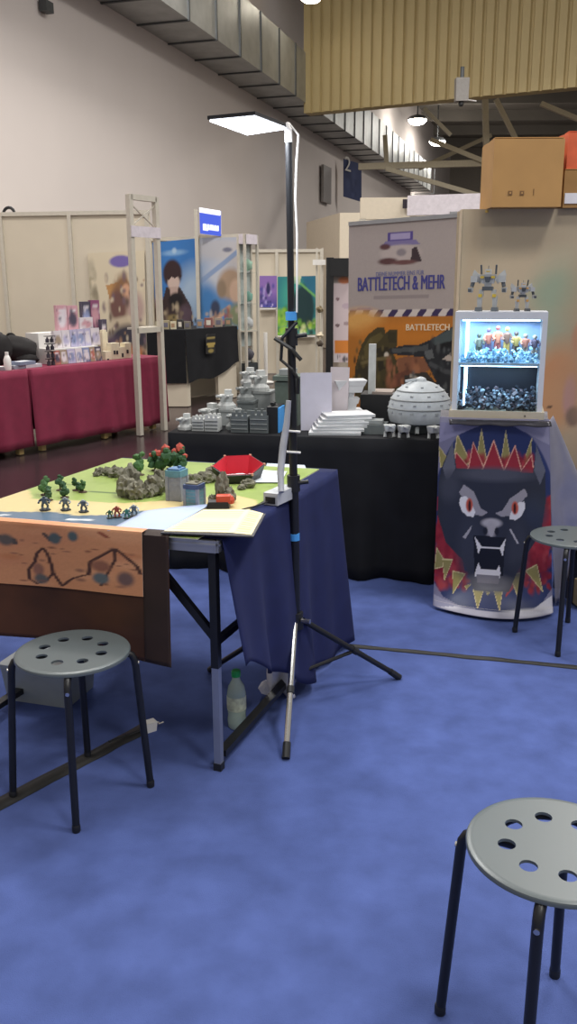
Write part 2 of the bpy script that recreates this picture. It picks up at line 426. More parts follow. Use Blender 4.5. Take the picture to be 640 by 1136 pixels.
LW_a, LW_b = V(-4.9, 12.42, 0), V(-1.78, 12.02, 0)
t, dL, nL = wallpanel('partition_wall', 'long cream partition wall behind the wine red tables at left', 'partition', LW_a, LW_b, 2.36, (.02, .36, .66, .99))
o = MB().tube([at(10+6*math.cos(a), 240-7*max(0, math.sin(a))-1, 12.3) + V(0, .0, .02) for a in np.linspace(0, PI, 9)], .02, 8).build('cable_loop', M_blackp)
tag(o, 'small dark loop sticking up over the top of the left partition wall', 'loop')
o = MB().blob(at(48, 239, 12.2)+V(0, .06, .0), .05, .3, sc=(1.6, .6, .6)).build('cloth_scrap', mat('olive_rag', '#6f6a5c', .8)); tag(o, 'small grey rag lying on top of the left partition wall', 'rag')
# illustrated hanging on that wall, beside the grid stand (generic picture)
pl = lambda x, y: onplane(x, y, LW_a - nL*.03, nL)
tp = thing('wall_poster', 'tall cream picture with a brown haired figure on the partition behind the wine red table', 'poster', pl(130, 405))
q = quadpos(pl(97, 281), pl(160, 278), pl(163, 408), pl(105, 409))
img = raster(60, 100, '#d3c7ae', [('speck', 60, 0, .1, .12, .95, .02, .06, ['#8f8672', '#a79c84', '#b8ae98']), ('ell', .58, .08, .2, .05, '#7668a8', .3), ('poly', [(.3, .28), (.55, .25), (.6, .55), (.4, .5)], '#b78a58'),
  ('ell', .62, .36, .2, .17, '#8a6648', .5), ('ell', .66, .34, .08, .07, '#cfa184', .4), ('ell', .5, .46, .16, .14, '#70504a', .5), ('ell', .82, .48, .16, .14, '#b39a92', .6),
  ('ell', .62, .62, .3, .07, '#c2b29a', .5), ('ell', .7, .74, .38, .12, '#3c3944', .5), ('ell', .7, .9, .3, .1, '#b06f45', .5), ('ell', .35, .85, .2, .14, '#5b4a5c', .6), ('speck', 70, .2, .2, 1, 1, .015, .04, ['#5c4a44', '#a88468', '#cdbda4', '#74606a'])])
art('print', q, 60, 100, img, tp, th=.02)
# grid stand (tall light aluminium frame)
gA, gB = V(-1.474, 8.757, 0), V(-1.277, 9.08, 0); gd = (gB-gA).normalized(); gn = V(gd.y, -gd.x, 0); gz = 2.27
t = thing('lattice_stand', 'tall pale aluminium frame standing at the end of the wine red table', 'frame', (gA+gB)/2)
for P in (gA, gB): MB().box(P + V(0, 0, gz/2), (.05, .05, gz), rz=math.atan2(gd.y, gd.x)).build('post', M_alupost, t, bevel=.004)
for z, nm in ((gz-.02, 'top_rail'), (1.02, 'shelf_rail')): MB().bar(gA+V(0, 0, z), gB+V(0, 0, z), .05, .05).build(nm, M_alupost, t)
MB().bar(gA+V(0, 0, 2.2), gB+V(0, 0, 1.98), .012).bar(gA+V(0, 0, 1.98), gB+V(0, 0, 2.2), .012).build('cross_brace', M_alupost, t)
MB().box((gA+gB)/2 + gn*.03 + V(0, 0, 1.94), ((gB-gA).length+.05, .01, .1), rz=math.atan2(gd.y, gd.x)).build('label_strip', mat('pale_lilac', '#d3cbd3', .6), t)
MB().box((gA+gB)/2 - gn*.06 + V(0, 0, 1.04), (.36, .1, .02), rz=math.atan2(gd.y, gd.x)).build('shelf', M_alupost, t)

# ---- wine red tables
rA, rB, rC = V(-2.903, 6.903, 0), V(-2.273, 7.805, 0), V(-1.264, 9.251, 0)
def cloth_side(m, a, b, zt, zb, amp, waves, nrm, nu=40, nv=10, mi=0, ph=0., flare=0.):
    a, b, nrm = Vector(a), Vector(b), Vector(nrm).normalized()
    def fn(u, v):
        zbu = zb(u) if callable(zb) else zb
        k = v**1.2
        off = amp*k*(math.sin(u*waves*2*PI + ph) + .5*math.sin(u*waves*3.7*PI + 1.3 + ph)) + flare*v + amp*k
        p = a.lerp(b, u) + nrm*off; p.z = zt + (zbu-zt)*v; return p
    return m.grid(fn, nu, nv, mi)
def clothtable(name, label, a, b, depth, zt, zb, mt, amp, legs, legm, cat='table', ends=(1, 1), waves=3., group=None, ph=0.):
    a, b = V(a[0], a[1], 0), V(b[0], b[1], 0); d = (b-a).normalized(); n_ = V(d.y, -d.x, 0)   # outwards (towards the viewer)
    c = a - n_*depth; e = b - n_*depth
    t = thing(name, label, cat, (a+b+c+e)/4, group=group)
    m = MB(); m.prism([a+d*.01-n_*.01, b-d*.01-n_*.01, e-d*.01+n_*.01, c+d*.01+n_*.01], zt-.03, zt-.004); m.build('tabletop', M_alupost, t)
    m = MB(); m.face([V(*p.xy, zt) for p in (a, b, e, c)])
    cloth_side(m, a, b, zt, zb, amp, waves, n_, ph=ph); cloth_side(m, b, e, zt, zb, amp, 2, d); cloth_side(m, c, a, zt, zb, amp, 2, -d); cloth_side(m, e, c, zt, zb, amp, 2, -n_)
    bmesh.ops.remove_doubles(m.bm, verts=m.bm.verts[:], dist=.003)
    m.build('cloth', mt, t, smooth=True, thick=.003)
    for s, k in legs:
        P = a + d*s - n_*k; MB().box(P + V(0, 0, (zt-.03)/2), (.05, .05, zt-.03), rz=math.atan2(d.y, d.x)).build('leg', legm, t)
    return t, d, n_
M_wood = mat('pale_wood', '#b59a63', .55, var=.1)
clothtable('cloth_covered_table', 'nearest table under wine red cloth, cut by the left edge', rA, rB, .75, .74, .06, M_wine, .015, ((.15, .1), (1.0, .06), (.15, .65), (1.05, .65)), M_wood)
tR, rd, rn = clothtable('cloth_covered_table', 'long table under wine red cloth loaded with card packs, behind the first red table', rB+V(.012, .018, 0), rC, .75, .74, .06, M_wine, .02, ((.12, .05), (.9, .06), (1.0, .12), (1.6, .08), (.12, .65), (1.6, .65)), M_wood, waves=4)
def rpos(px, d, z): 
    p = onplane(px, 400, rB - rn*d, rn); return V(p.x, p.y, z)
rrz = math.atan2(rd.y, rd.x)
t = thing('display_riser', 'white stepped riser under the card packs on the red table', 'riser', rpos(87, .3, .74))
pa, pb = rpos(61, .16, .74), rpos(113, .16, .74)
L = (pb-pa).length; c = (pa+pb)/2
MB().box(c - rn*.125 + V(0, 0, .07), (L, .16, .14), rz=rrz).build('step', M_white, t)
MB().box(c - rn*.30 + V(0, 0, .14), (L, .18, .28), rz=rrz).build('step', M_white, t)
pack_cols = {'p': '#c99aa4', 'w': '#d7d0d6', 'b': '#8791b5', 'l': '#b3aecb', 'd': '#4c4658', 'm': '#8c4f74', 'r': '#b06a5c', 'c': '#d9cfb4', 't': '#9b8a78'}
def pack(x0, x1, d, z, hpx, c1, c2, label, lean=0.):
    a, b = rpos(x0, d, z), rpos(x1, d, z); w = (b-a).length*.94; y = (a.y+b.y)/2; h = hpx*y/960
    t = thing('card_pack', label, 'box', (a+b)/2, rrz, group='card packs on the red table')
    R = Matrix.Rotation(rrz, 3, 'Z') @ Matrix.Rotation(-lean, 3, 'X')
    cc = (a+b)/2
    MB().box(cc + R @ V(0, .02, h/2), (w, .035, h), R=R).build('carton', mat('pack_'+c1, pack_cols[c1], .45), t)
    fr = lambda x, zz: cc + R @ V(x*w, .0015, zz*h)
    img = raster(8, 10, pack_cols[c1], [('ell', .5, .55, .38, .3, pack_cols[c2], .5), ('ell', .5, .2, .3, .08, pack_cols['w'], .5), ('speck', 8, 0, .2, 1, 1, .06, .16, [pack_cols[c2], pack_cols['d'], pack_cols['w']])], seed=int(x0*7+z*100))
    art('front_print', quadpos(fr(-.5, 1), fr(.5, 1), fr(.5, 0), fr(-.5, 0)), 8, 10, img, t, th=.001)
for i, (x0, x1, c1, c2, nm) in enumerate(((61, 68, 'r', 'd', 'first'), (68, 76, 't', 'w', 'second'), (76, 85, 'l', 'b', 'third'), (85, 93, 'w', 'b', 'fourth'), (93, 101, 'b', 'w', 'fifth'), (101, 107, 't', 'r', 'sixth'), (107, 114, 'd', 't', 'seventh'))):
    pack(x0, x1, .14, .742, 15, c1, c2, '%s card pack from the left in the lowest front row on the red table' % nm, .12)
for i, (x0, x1, c1, c2, nm) in enumerate(((62, 71, 'w', 't', 'first'), (71, 80, 'w', 'l', 'second'), (80, 88, 'l', 'b', 'third'), (88, 96, 'l', 'b', 'fourth'), (96, 103, 'l', 'w', 'fifth'), (103, 113, 'w', 'l', 'sixth'))):
    pack(x0, x1, .255, .882, 18, c1, c2, '%s pale card pack from the left in the middle row on the red table' % nm, .06)
for x0, x1, h, c1, c2, lab in ((66, 78, 27, 'p', 'w', 'pink card pack at the left end of the top row on the red table'), (78, 90, 26, 'p', 'd', 'pink and brown card pack second in the top row on the red table'),
                               (91, 106, 13, 'w', 'p', 'low white box in the top row, in front of the purple packs'),):
    pack(x0, x1, .42, 1.022, h, c1, c2, lab)
for x0, x1, h, c1, c2, lab in ((94, 104, 29, 'd', 'b', 'dark blue pack standing behind the low white box'), (104, 114, 30, 'm', 'p', 'magenta pack standing behind the low white box'), (114, 121, 24, 'd', 'm', 'dark violet pack at the right end of the top row')):
    pack(x0, x1, .46 if x0 < 114 else .36, 1.022 if x0 < 112 else .742+.28*(x0 < 114), h if x0 < 114 else 40, c1, c2, lab)
# small dark paint bottles stacked at the left of the packs
t = thing('paint_bottle_rack', 'dark column of little paint bottles left of the card packs', 'rack', rpos(56, .15, .741))
for k in range(4):
    for x in (54, 59):
        p = rpos(x, .15, .742 + k*.068); MB().lathe([(.018, 0), (.018, .03), (.008, .038), (.008, .05)], p, 10).build('bottle', mat('paint_dark', '#3d3a44', .4), t)
    c = rpos(56.5, .15, .742+k*.068+.057); MB().box(c, (.08, .06, .006), rz=rrz).build('tier', M_blackp, t)
# castle model, white bottle, flat boxes, backpack
t = thing('model_castle', 'small cream model house with dark windows at the right end of the red table', 'model', rpos(132, .14, .741))
M_cas = mat('model_cream', '#ddd3b8', .7); 
for x0, x1, h in ((117, 124, 9), (124, 133, 17), (133, 139, 12), (139, 146, 16)):
    a, b = rpos(x0, .14, .742), rpos(x1, .14, .742); y = a.y; MB().box((a+b)/2 - rn*.03 + V(0, 0, h*y/1920), ((b-a).length*.97, .07, h*y/960), rz=rrz).build('tower', M_cas, t, bevel=.004)
for x, py in ((127, 391), (130, 391), (136, 394), (141.5, 390), (143.5, 399), (135, 400), (120, 400)):
    p = onplane(x, py, rB - rn*.133, rn); MB().box(p, (.022, .008, .036), rz=rrz).build('window', mat('dark_hole', '#2d2530', .8), t)
t = thing('tall_carton', 'cream tall carton behind the model house on the red table', 'box', rpos(116, .3, .741));  # a tall cream box with a lid
MB().box(rpos(116, .3, .742+.13), (.07, .05, .26), rz=rrz).build('carton', M_cas, t, bevel=.004); MB().box(rpos(116, .3, .742+.27), (.05, .04, .02), rz=rrz).build('lid', M_cas, t)
t = thing('plastic_bottle', 'white squat bottle beside the black backpack', 'bottle', rpos(8, .08, .741))
MB().lathe([(.028, 0), (.032, .02), (.032, .09), (.02, .12), (.014, .13)], rpos(8, .08, .742), 14).build('body', M_white, t, smooth=True); MB().lathe([(.016, .13), (.016, .155)], rpos(8, .08, .742), 12).build('cap', M_white, t)
for i, (x0, x1, z, cc, lab) in enumerate(((14, 30, .742, '#8f93a0', 'grey flat box, lower left of the flat boxes on the red table'), (26, 47, .742, '#b6b6be', 'pale flat box at the right of the flat boxes on the red table'), (18, 40, .772, '#7c869c', 'blue grey flat box lying on top of two others on the red table'), (0, 11, .742, '#9a9aa2', 'flat grey box at the left edge on the red table'))):
    a, b = rpos(x0, .1, z), rpos(x1, .1, z); t = thing('flat_box', lab, 'box', (a+b)/2)
    MB().box((a+b)/2 - rn*.06 + V(0, 0, .014), ((b-a).length*.9, .12+.01*i, .028), rz=rrz+.06*i).build('carton', mat('flat%d' % i, cc, .5), t, bevel=.003)
    MB().box((a+b)/2 - rn*.06 + V(0, 0, .0285), ((b-a).length*.55, .07, .001), rz=rrz+.06*i).build('label', M_white, t)
t = thing('backpack', 'black backpack slumped on the back of the red table', 'bag', rpos(20, .5, .741))
c = rpos(20, .5, .742)
MB().blob(c + V(0, 0, .13), .17, .12, 3, (1.1, .6, .75)).build('body', mat('bag_black', '#1d1a1b', .8), t, smooth=True)
MB().blob(c + V(.1, -.06, .05), .1, .12, 3, (1.1, .5, .5)).build('front_pocket', MATS['bag_black'], t, smooth=True)
MB().tube([c + V(-.05+.05*math.cos(a), 0, .22+.06*math.sin(a)) for a in np.linspace(0, PI, 8)], .01, 8).build('handle', MATS['bag_black'], t)
t = thing('backpack', 'dark bag at the very left edge on the red table', 'bag', rpos(0, .45, .741))
c = rpos(-2, .42, .742); MB().blob(c + V(0, 0, .16), .17, .12, 3, (.7, .5, .95)).build('body', MATS['bag_black'], t, smooth=True)
MB().tube([c + V(0, .05*math.cos(a), .3+.05*math.sin(a)) for a in np.linspace(0, PI, 8)], .01, 8).build('handle', MATS['bag_black'], t)

# ---- blue sky booth
bA, bB, bC = V(-1.98, 12.75, 0), V(-1.225, 12.62, 0), V(-.52, 12.3, 0)
t, d1, n1 = wallpanel('partition_wall', 'partition wall carrying the left blue sky poster', 'partition', bA, bB, 2.06, (.0,))
pl = lambda x, y: onplane(x, y, bA - n1*.02, n1)
tp = thing('sky_poster', 'blue sky poster with a dark haired figure', 'poster', pl(193, 365))
sky = [('ell', .95, .62, .45, .3, '#a9bfd8', .9), ('ell', .7, .75, .4, .12, '#9db6d2', .9), ('ell', .5, .13, .26, .03, '#7fa9d6', .8), ('ell', .5, .11, .05, .03, '#a8c4e0', .8)]
img = raster(50, 90, '#3c78bd', sky + [('ell', .12, .82, .2, .2, '#5a4038', .5), ('ell', .1, .66, .09, .08, '#a5604a', .6), ('poly', [(.28, .5), (.6, .5), (.85, .72), (.9, 1), (.1, 1), (.15, .7)], '#3b2e30'), ('ell', .44, .35, .22, .15, '#38272b', .25), ('ell', .46, .45, .14, .085, '#c9b3aa', .3), ('poly', [(.26, .38), (.3, .3), (.6, .3), (.66, .4), (.55, .385), (.5, .41), (.42, .385), (.34, .42)], '#38272b'), ('poly', [(.38, .5), (.54, .5), (.56, .6), (.36, .6)], '#b8a098'), ('ell', .5, .64, .17, .08, '#1f1b20', .4), ('ell', .42, .86, .25, .06, '#8a7a55', .5), ('ell', .72, .8, .15, .1, '#5b4a56', .6), ('speck', 40, .05, .7, .95, 1, .02, .05, ['#2a2528', '#7a6a5c', '#b5a58c', '#51404a'])])
art('print', quadpos(pl(169, 269), pl(217, 264.5), pl(220, 368), pl(173, 370)), 50, 90, img, tp, th=.01)
t, d2, n2_ = wallpanel('partition_wall', 'partition wall carrying the pale cloud poster', 'partition', bB + V(.03, 0, 0), bC, 2.08, (0., 1.))
pl = lambda x, y: onplane(x, y, bB - n2_*.02, n2_)
tp = thing('sky_poster', 'pale cloudy sky poster with a fair haired figure', 'poster', pl(248, 365))
img = raster(55, 90, '#9fb2cf', [('grad', .25, .7, '#5d90c8'), ('ell', .45, .12, .7, .14, '#bcbcc2', .9), ('ell', .8, .3, .35, .2, '#c9c5c6', .9), ('ell', .45, .42, .35, .16, '#c4c8d2', .8), ('line', [(.05, .45), (.5, .28), (.95, .1)], .03, '#8fa3c6'), ('ell', .6, .13, .1, .025, '#77798c', .6), ('ell', .15, .7, .22, .2, '#4c86c4', .9),
  ('ell', .66, .5, .27, .17, '#b59b84', .4), ('ell', .76, .58, .13, .13, '#d6b7a0', .4), ('ell', .46, .55, .1, .1, '#97836f', .5), ('line', [(.1, .92), (.4, .84), (.62, .76)], .035, '#cfa88f'), ('ell', .32, .76, .1, .09, '#3d4660', .5), ('ell', .58, .86, .07, .1, '#b23a44', .4), ('ell', .8, .84, .2, .13, '#8f9a78', .5), ('ell', .35, .94, .24, .06, '#b8877f', .5), ('ell', .93, .93, .12, .1, '#4c8a98', .5), ('speck', 24, .1, .78, .95, 1, .02, .04, ['#4a5a80', '#a88a7c', '#6f8c9c', '#c7b7a8'])])
art('print', quadpos(pl(221, 264), pl(273, 263), pl(275, 365), pl(223, 367)), 55, 90, img, tp, th=.01)
# lit blue sign on a thin pole
t = thing('lit_sign', 'small blue lit sign with white lettering above the sky posters', 'sign', V(-1.21, 12.45, 0))
q = quadpos(at(221, 230, 12.45), at(245, 234, 12.45), at(245, 262, 12.45), at(222, 259, 12.45))
art('face', q, 24, 24, raster(24, 24, '#3a4fb4', [('poly', [(0, 0), (1, 0), (1, .2), (0, .2)], '#f4f6ff'), ('poly', [(.14, .62), (.9, .6), (.9, .82), (.14, .84)], '#e4e8fa')] + [('poly', [(.22+k*.11, .6), (.25+k*.11, .6), (.25+k*.11, .76), (.22+k*.11, .76)], '#8f9ad6') for k in range(6)]), t, th=.06, emit=.9)
MB().box(at(219, 300, 12.45).xy.to_3d() + V(-.0, 0, 1.2), (.045, .045, 2.45)).build('pole', M_alupost, t)
# black counter
cA, cB, cC = V(-1.70, 10.9, 0), V(-1.232, 10.88, 0), V(-.66, 11.85, 0)
t = thing('counter', 'cream panel counter half covered by a black cloth in front of the sky posters', 'counter', cB)
dv = (cC-cB).normalized(); back = V(-.45, .75, 0)
MB().prism([cA+V(.02, .02, 0), cB+V(0, .02, 0), cB+V(.03, .1, 0), cA+V(.05, .1, 0)], 0, .9).build('front_panel', M_panel, t)
MB().prism([cB.lerp(cC, .62)+V(-.02, .03, 0), cC+V(-.02, 0, 0), cC+V(-.06, .06, 0), cB.lerp(cC, .62)+V(-.06, .08, 0)], 0, .9).build('side_panel', M_panel, t)
MB().prism([cA+V(.1, .75, 0), cC+back*.5, cC+back*.5+V(0, .04, 0), cA+V(.1, .79, 0)], 0, .9).build('rear_panel', M_panel, t)
m = MB(); m.prism([cA, cB, cC, cC+back*.55, cA+V(.1, .85, 0)], .9, .925)
cloth_side(m, cA, cB, .925, .285, .006, 2, V(0, -1, 0)); cloth_side(m, cB, cC, .925, lambda u: .285+.03*math.sin(u*9)+.17*u**2, .02, 1.5, V(dv.y, -dv.x, 0))
m.build('black_cloth', M_blackcloth, t, smooth=True)
pl = lambda x, y: onplane(x, y, cB + V(dv.y, -dv.x, 0)*.055, V(dv.y, -dv.x, 0))
q = quadpos(pl(229, 371), pl(239, 370), pl(239, 392), pl(229, 393))
art('emblem', q, 16, 24, raster(16, 24, '#1a1a1c', [('line', [(.1, .2), (.9, .2)], .05, '#8f7f4a'), ('line', [(.1, .5), (.9, .5)], .06, '#a89250'), ('line', [(.2, .62), (.8, .62)], .05, '#a89250'), ('ell', .5, .85, .3, .1, '#8f7f4a', .5)]), t, th=.002)
for i, (x, w, h, cc) in enumerate(((176, 6, 8, '#bdb59a'), (184, 7, 9, '#a59a7c'), (192, 6, 8, '#cfc6aa'), (200, 6, 10, '#3c3a3a'), (208, 7, 8, '#7a7468'), (222, 7, 9, '#6f7f94'), (232, 8, 10, '#8a5c58'), (243, 8, 9, '#9c8f80'), (254, 7, 8, '#5f6a60'))):
    base = onplane(x, 364, cA, V(0, 1, 0)) if x < 207 else onplane(x, 364, cB, V(dv.y, -dv.x, 0)); base = V(base.x-.02, base.y+.18, .926); s = base.y/960
    tt = thing('figure_box', ['first', 'second', 'third', 'fourth', 'fifth', 'sixth', 'seventh', 'eighth', 'ninth'][i] + ' little box from the left on the black counter', 'box', base, group='little boxes on the black counter')
    MB().box(base + V(0, 0, h*s/2), (w*s, .06, h*s), rz=.2*(i % 3-1)).build('carton', mat('figbox%d' % i, cc, .5), tt, bevel=.003)
    MB().box(base + V(0, -.032, h*s*.5), (w*s*.6, .004, h*s*.5), rz=.2*(i % 3-1)).build('label', mat('figlabel%d' % (i % 3), ['#d8d2c4', '#6c6a78', '#a8876a'][i % 3], .5), tt)
# glass cabinet right of the sky posters
t = thing('glass_cabinet', 'tall narrow glass cabinet at the right end of the sky posters', 'cabinet', V(-.45, 12.0, 0))
a, b = at(274, 430, 11.9), at(287, 430, 12.15); a.z = b.z = 0; h = at(280, 260, 12).z; cd = (b-a).normalized(); cn = V(-cd.y, cd.x, 0); rz = math.atan2(cd.y, cd.x)
for P in (a, b, a+cn*.1, b+cn*.1): MB().box(P+V(0, 0, h/2), (.03, .03, h), rz=rz).build('post', M_alupost, t)
c = (a+b)/2+cn*.05
for z in (.45, .85, 1.2, 1.6): MB().box(c+V(0, 0, z), ((b-a).length, .1, .015), rz=rz).build('shelf', M_glass if z != .85 else M_alupost, t)
MB().box(c+V(0, 0, .22), ((b-a).length-.02, .1, .42), rz=rz).build('base', mat('cabinet_dark', '#2b3134', .5), t)
MB().box(c+V(0, 0, h-.06), ((b-a).length+.02, .13, .12), rz=rz).build('header', mat('pale_lilac', '#d3cbd3'), t)
MB().box(c+cn*.055+V(0, 0, h/2+.3), ((b-a).length-.03, .01, h-.7), rz=rz).build('back_panel', mat('cabinet_back', '#a9b3b0', .6), t)
for i, (z, cc) in enumerate(((.46, '#4d4c55'), (.868, '#b3b7b8'), (1.21, '#6c9a8c'), (1.61, '#8cae9a'))):
    o = MB().blob(c+V(0, 0, z+.085), .075, .2, 2, (.8, .5, 1)).build('figurine', mat('figur%d' % i, cc, .6), smooth=True); tag(o, ['dark figurine on the bottom shelf', 'pale figurine above the solid shelf', 'green figurine on the third shelf', 'light green figurine on the top shelf'][i] + ' of the glass cabinet', 'figurine')

# ---- picture booth behind the lamp pole
eA, eB = V(-.9, 15.05, 0), V(.56, 15.0, 0)
t, d3, n3 = wallpanel('partition_wall', 'cream partition wall with a purple and a green picture behind the lamp pole', 'partition', eA, eB, 1.98, (.5, 1.0))
pl = lambda x, y: onplane(x, y, eA - n3*.02, n3)
tp = thing('purple_picture', 'small purple picture of pale shapes on a ledge left of the green picture', 'picture', pl(297, 342))
art('print', quadpos(pl(288, 306), pl(307, 306), pl(307, 341), pl(288, 341)), 24, 40, raster(24, 40, '#8a6ab0', [('grad', .5, 1, '#3a3f86'), ('speck', 26, 0, .3, 1, 1, .04, .1, ['#2c2e66', '#a99bd0', '#c6b7dc', '#4b4a96']), ('ell', .5, .4, .12, .2, '#2f2a5e', .5)]), tp)
MB().box(pl(297, 342.5)+V(0, -.04, 0), (.26, .08, .02)).build('ledge', M_white, tp)
tp = thing('green_picture', 'large dark green picture with a black hill shape and bright leaves', 'picture', pl(328, 372))
img = raster(44, 60, '#2f7f84', [('poly', [(.4, 0), (.62, 0), (.6, .14), (.42, .12)], '#c9cfa8'), ('ell', .35, .35, .25, .3, '#3f9a8c', .8), ('ell', .67, .55, .3, .4, '#1d3a3e', .25), ('poly', [(.62, 0), (1, 0), (1, .3), (.8, .22)], '#2d6c88'), ('line', [(.6, .12), (1, .35)], .02, '#6fae62'), ('grad', .9, 1.6, '#93b63a'), ('speck', 60, 0, .55, .45, 1, .03, .08, ['#8fc23c', '#a7cc4a', '#3d7f3c', '#6fae45']), ('speck', 40, .4, .75, 1, 1, .03, .07, ['#a2c840', '#6fa83c', '#1f3a34', '#d2d8a0'])])
art('print', quadpos(pl(308, 307), pl(350, 306), pl(350, 371), pl(308, 372)), 44, 60, img, tp)
MB().box(pl(329, 373)+V(0, -.04, 0), (.62, .08, .02)).build('ledge', M_white, tp)
t = thing('slotted_stand', 'pale slotted post frame with small hooks right of the green picture', 'frame', at(354, 420, 14.5).xy.to_3d())
for x in (351, 357): MB().box(at(x, 420, 14.5).xy.to_3d()+V(0, 0, 1.0), (.03, .03, 2.0)).build('post', M_alupost, t)
for y, cc in ((343, '#7a6c50'), (372, '#c9bda4'), (381, '#5d5348')): MB().blob(at(355, y, 14.45), .05, .3).build('hook_item', mat('hook'+cc, cc, .6), t)
MB().box(at(354, 291, 14.4), (.2, .02, .08)).build('label_strip', M_white, t)
t = thing('pole_stand', 'thin white pole stand with round foot before the picture booth', 'stand', at(295, 425, 13.6).xy.to_3d())
P = at(295, 425, 13.6).xy.to_3d(); MB().tube([P, P+V(0, 0, .75)], .03).build('pole', M_white, t); MB().lathe([(.12, 0), (.12, .015), (.03, .04)], P, 16).build('foot', M_white, t)

# ---- black poster stand at the left of the big banner
t = thing('poster_stand', 'black poster stand with a pale pink and orange print left of the grey banner', 'stand', at(376, 400, 9).xy.to_3d())
a, b = at(362, 290, 9), at(370, 290, 9)
MB().box(V((a.x+b.x)/2, 9, .85), (b.x-a.x, .07, 1.7)).build('post', M_blackp, t)
MB().box((at(366, 288, 9)+at(392, 305, 9))/2 + V(0, .02, 0), (.24, .12, .17)).build('header', M_blackp, t, bevel=.005)
q = quadpos(at(369, 305, 9.02), at(394, 305, 9.02), at(394, 402, 9.02), at(370, 402, 9.02))
img = raster(26, 80, '#dccbce', [('poly', [(0, 0), (1, 0), (1, .1), (0, .1)], '#9b918c'), ('ell', .5, .06, .25, .04, '#c2764e', .5), ('ell', .2, .27, .08, .02, '#8a6f74'), ('ell', .2, .57, .1, .02, '#7b6468'), ('ell', .6, .55, .12, .025, '#b09a9e'), ('ell', .6, .35, .2, .03, '#cbb6c2'), ('poly', [(.05, .74), (.78, .74), (.78, .9), (.05, .9)], '#e08a3c'), ('poly', [(.8, .72), (1, .72), (1, .9), (.8, .9)], '#5a4a66'), ('speck', 20, 0, .92, 1, .98, .02, .06, ['#2d2a30', '#5a5660', '#e5dfe0'])])
art('print', q, 26, 80, img, t, th=.02)
MB().box(V(.55, 9.0, .3), (.3, .04, .6)).build('lower_panel', mat('pale_lilac', '#d3cbd3'), t)
# ---- grey roll-up banner
bl_, br_ = at(389, 440, 7.4), at(508, 440, 7.0); tl_, tr_ = at(387, 250, 7.4), at(507, 240.5, 7.0)
bl_ = V(tl_.x+.01, tl_.y, .08); br_ = V(tr_.x+.01, tr_.y, .08)
t = thing('rollup_banner', 'grey roll-up banner reading BATTLETECH & MEHR over a fiery battle picture', 'banner', ((bl_+br_)/2).xy.to_3d())
q = quadpos(tl_, tr_, br_, bl_); _bn = (tr_-tl_).cross(bl_-tl_)
def XY(x, y):
    p = onplane(x, y, tl_, _bn); u = (p-tl_).dot((tr_-tl_).xy.to_3d())/(tr_-tl_).xy.length_squared; zt_ = tl_.z*(1-u)+tr_.z*u
    return (u, (zt_-p.z)/(zt_-.08))
PG = lambda *p: [XY(*k) for k in p]
ops = [('poly', PG((430, 258), (458, 256), (458, 267), (430, 269)), '#54468c'), ('poly', PG((433, 260), (455, 258), (455, 264), (433, 266)), '#a79dc4'), ('poly', PG((428, 268), (462, 266), (466, 271), (422, 273)), '#7d74a0'), ('ell', *XY(444, 281), .19, .035, '#b9adab', .3), ('ell', *XY(427, 274), .05, .012, '#5c3c40', .5), ('poly', PG((457, 276), (462, 273), (468, 290), (455, 291)), '#3f3238'), ('ell', *XY(430, 290), .09, .014, '#5a3c3e', .5), ('ell', *XY(448, 291), .12, .01, '#6c4a4a', .5), ('ell', *XY(445, 280), .045, .015, '#8a8288', .5),
       ('poly', PG((414, 328), (475, 326), (475, 330), (414, 332)), '#958b8c'), ('poly', PG((388, 343), (410, 341), (416, 346), (388, 348)), '#8b83a0')]
ops += [('poly', [(0, .362), (1, .362), (1, .392), (0, .392)], '#cfc6c2')]
for i in range(8): ops += [('poly', [(i*.135-.02, .392), (i*.135+.045, .392), (i*.135+.085, .362), (i*.135+.02, .362)], '#3b3158')]
ops += [('poly', [(0, .392), (1, .392), (1, 1), (0, 1)], '#b0702c'), ('ell', .12, .41, .2, .05, '#d9a45c', .9), ('ell', .55, .46, .4, .05, '#c47a2c', .9), ]
CR = lambda *P: PG(*[(380+x/4.571, 340+y/4.571) for x, y in P])
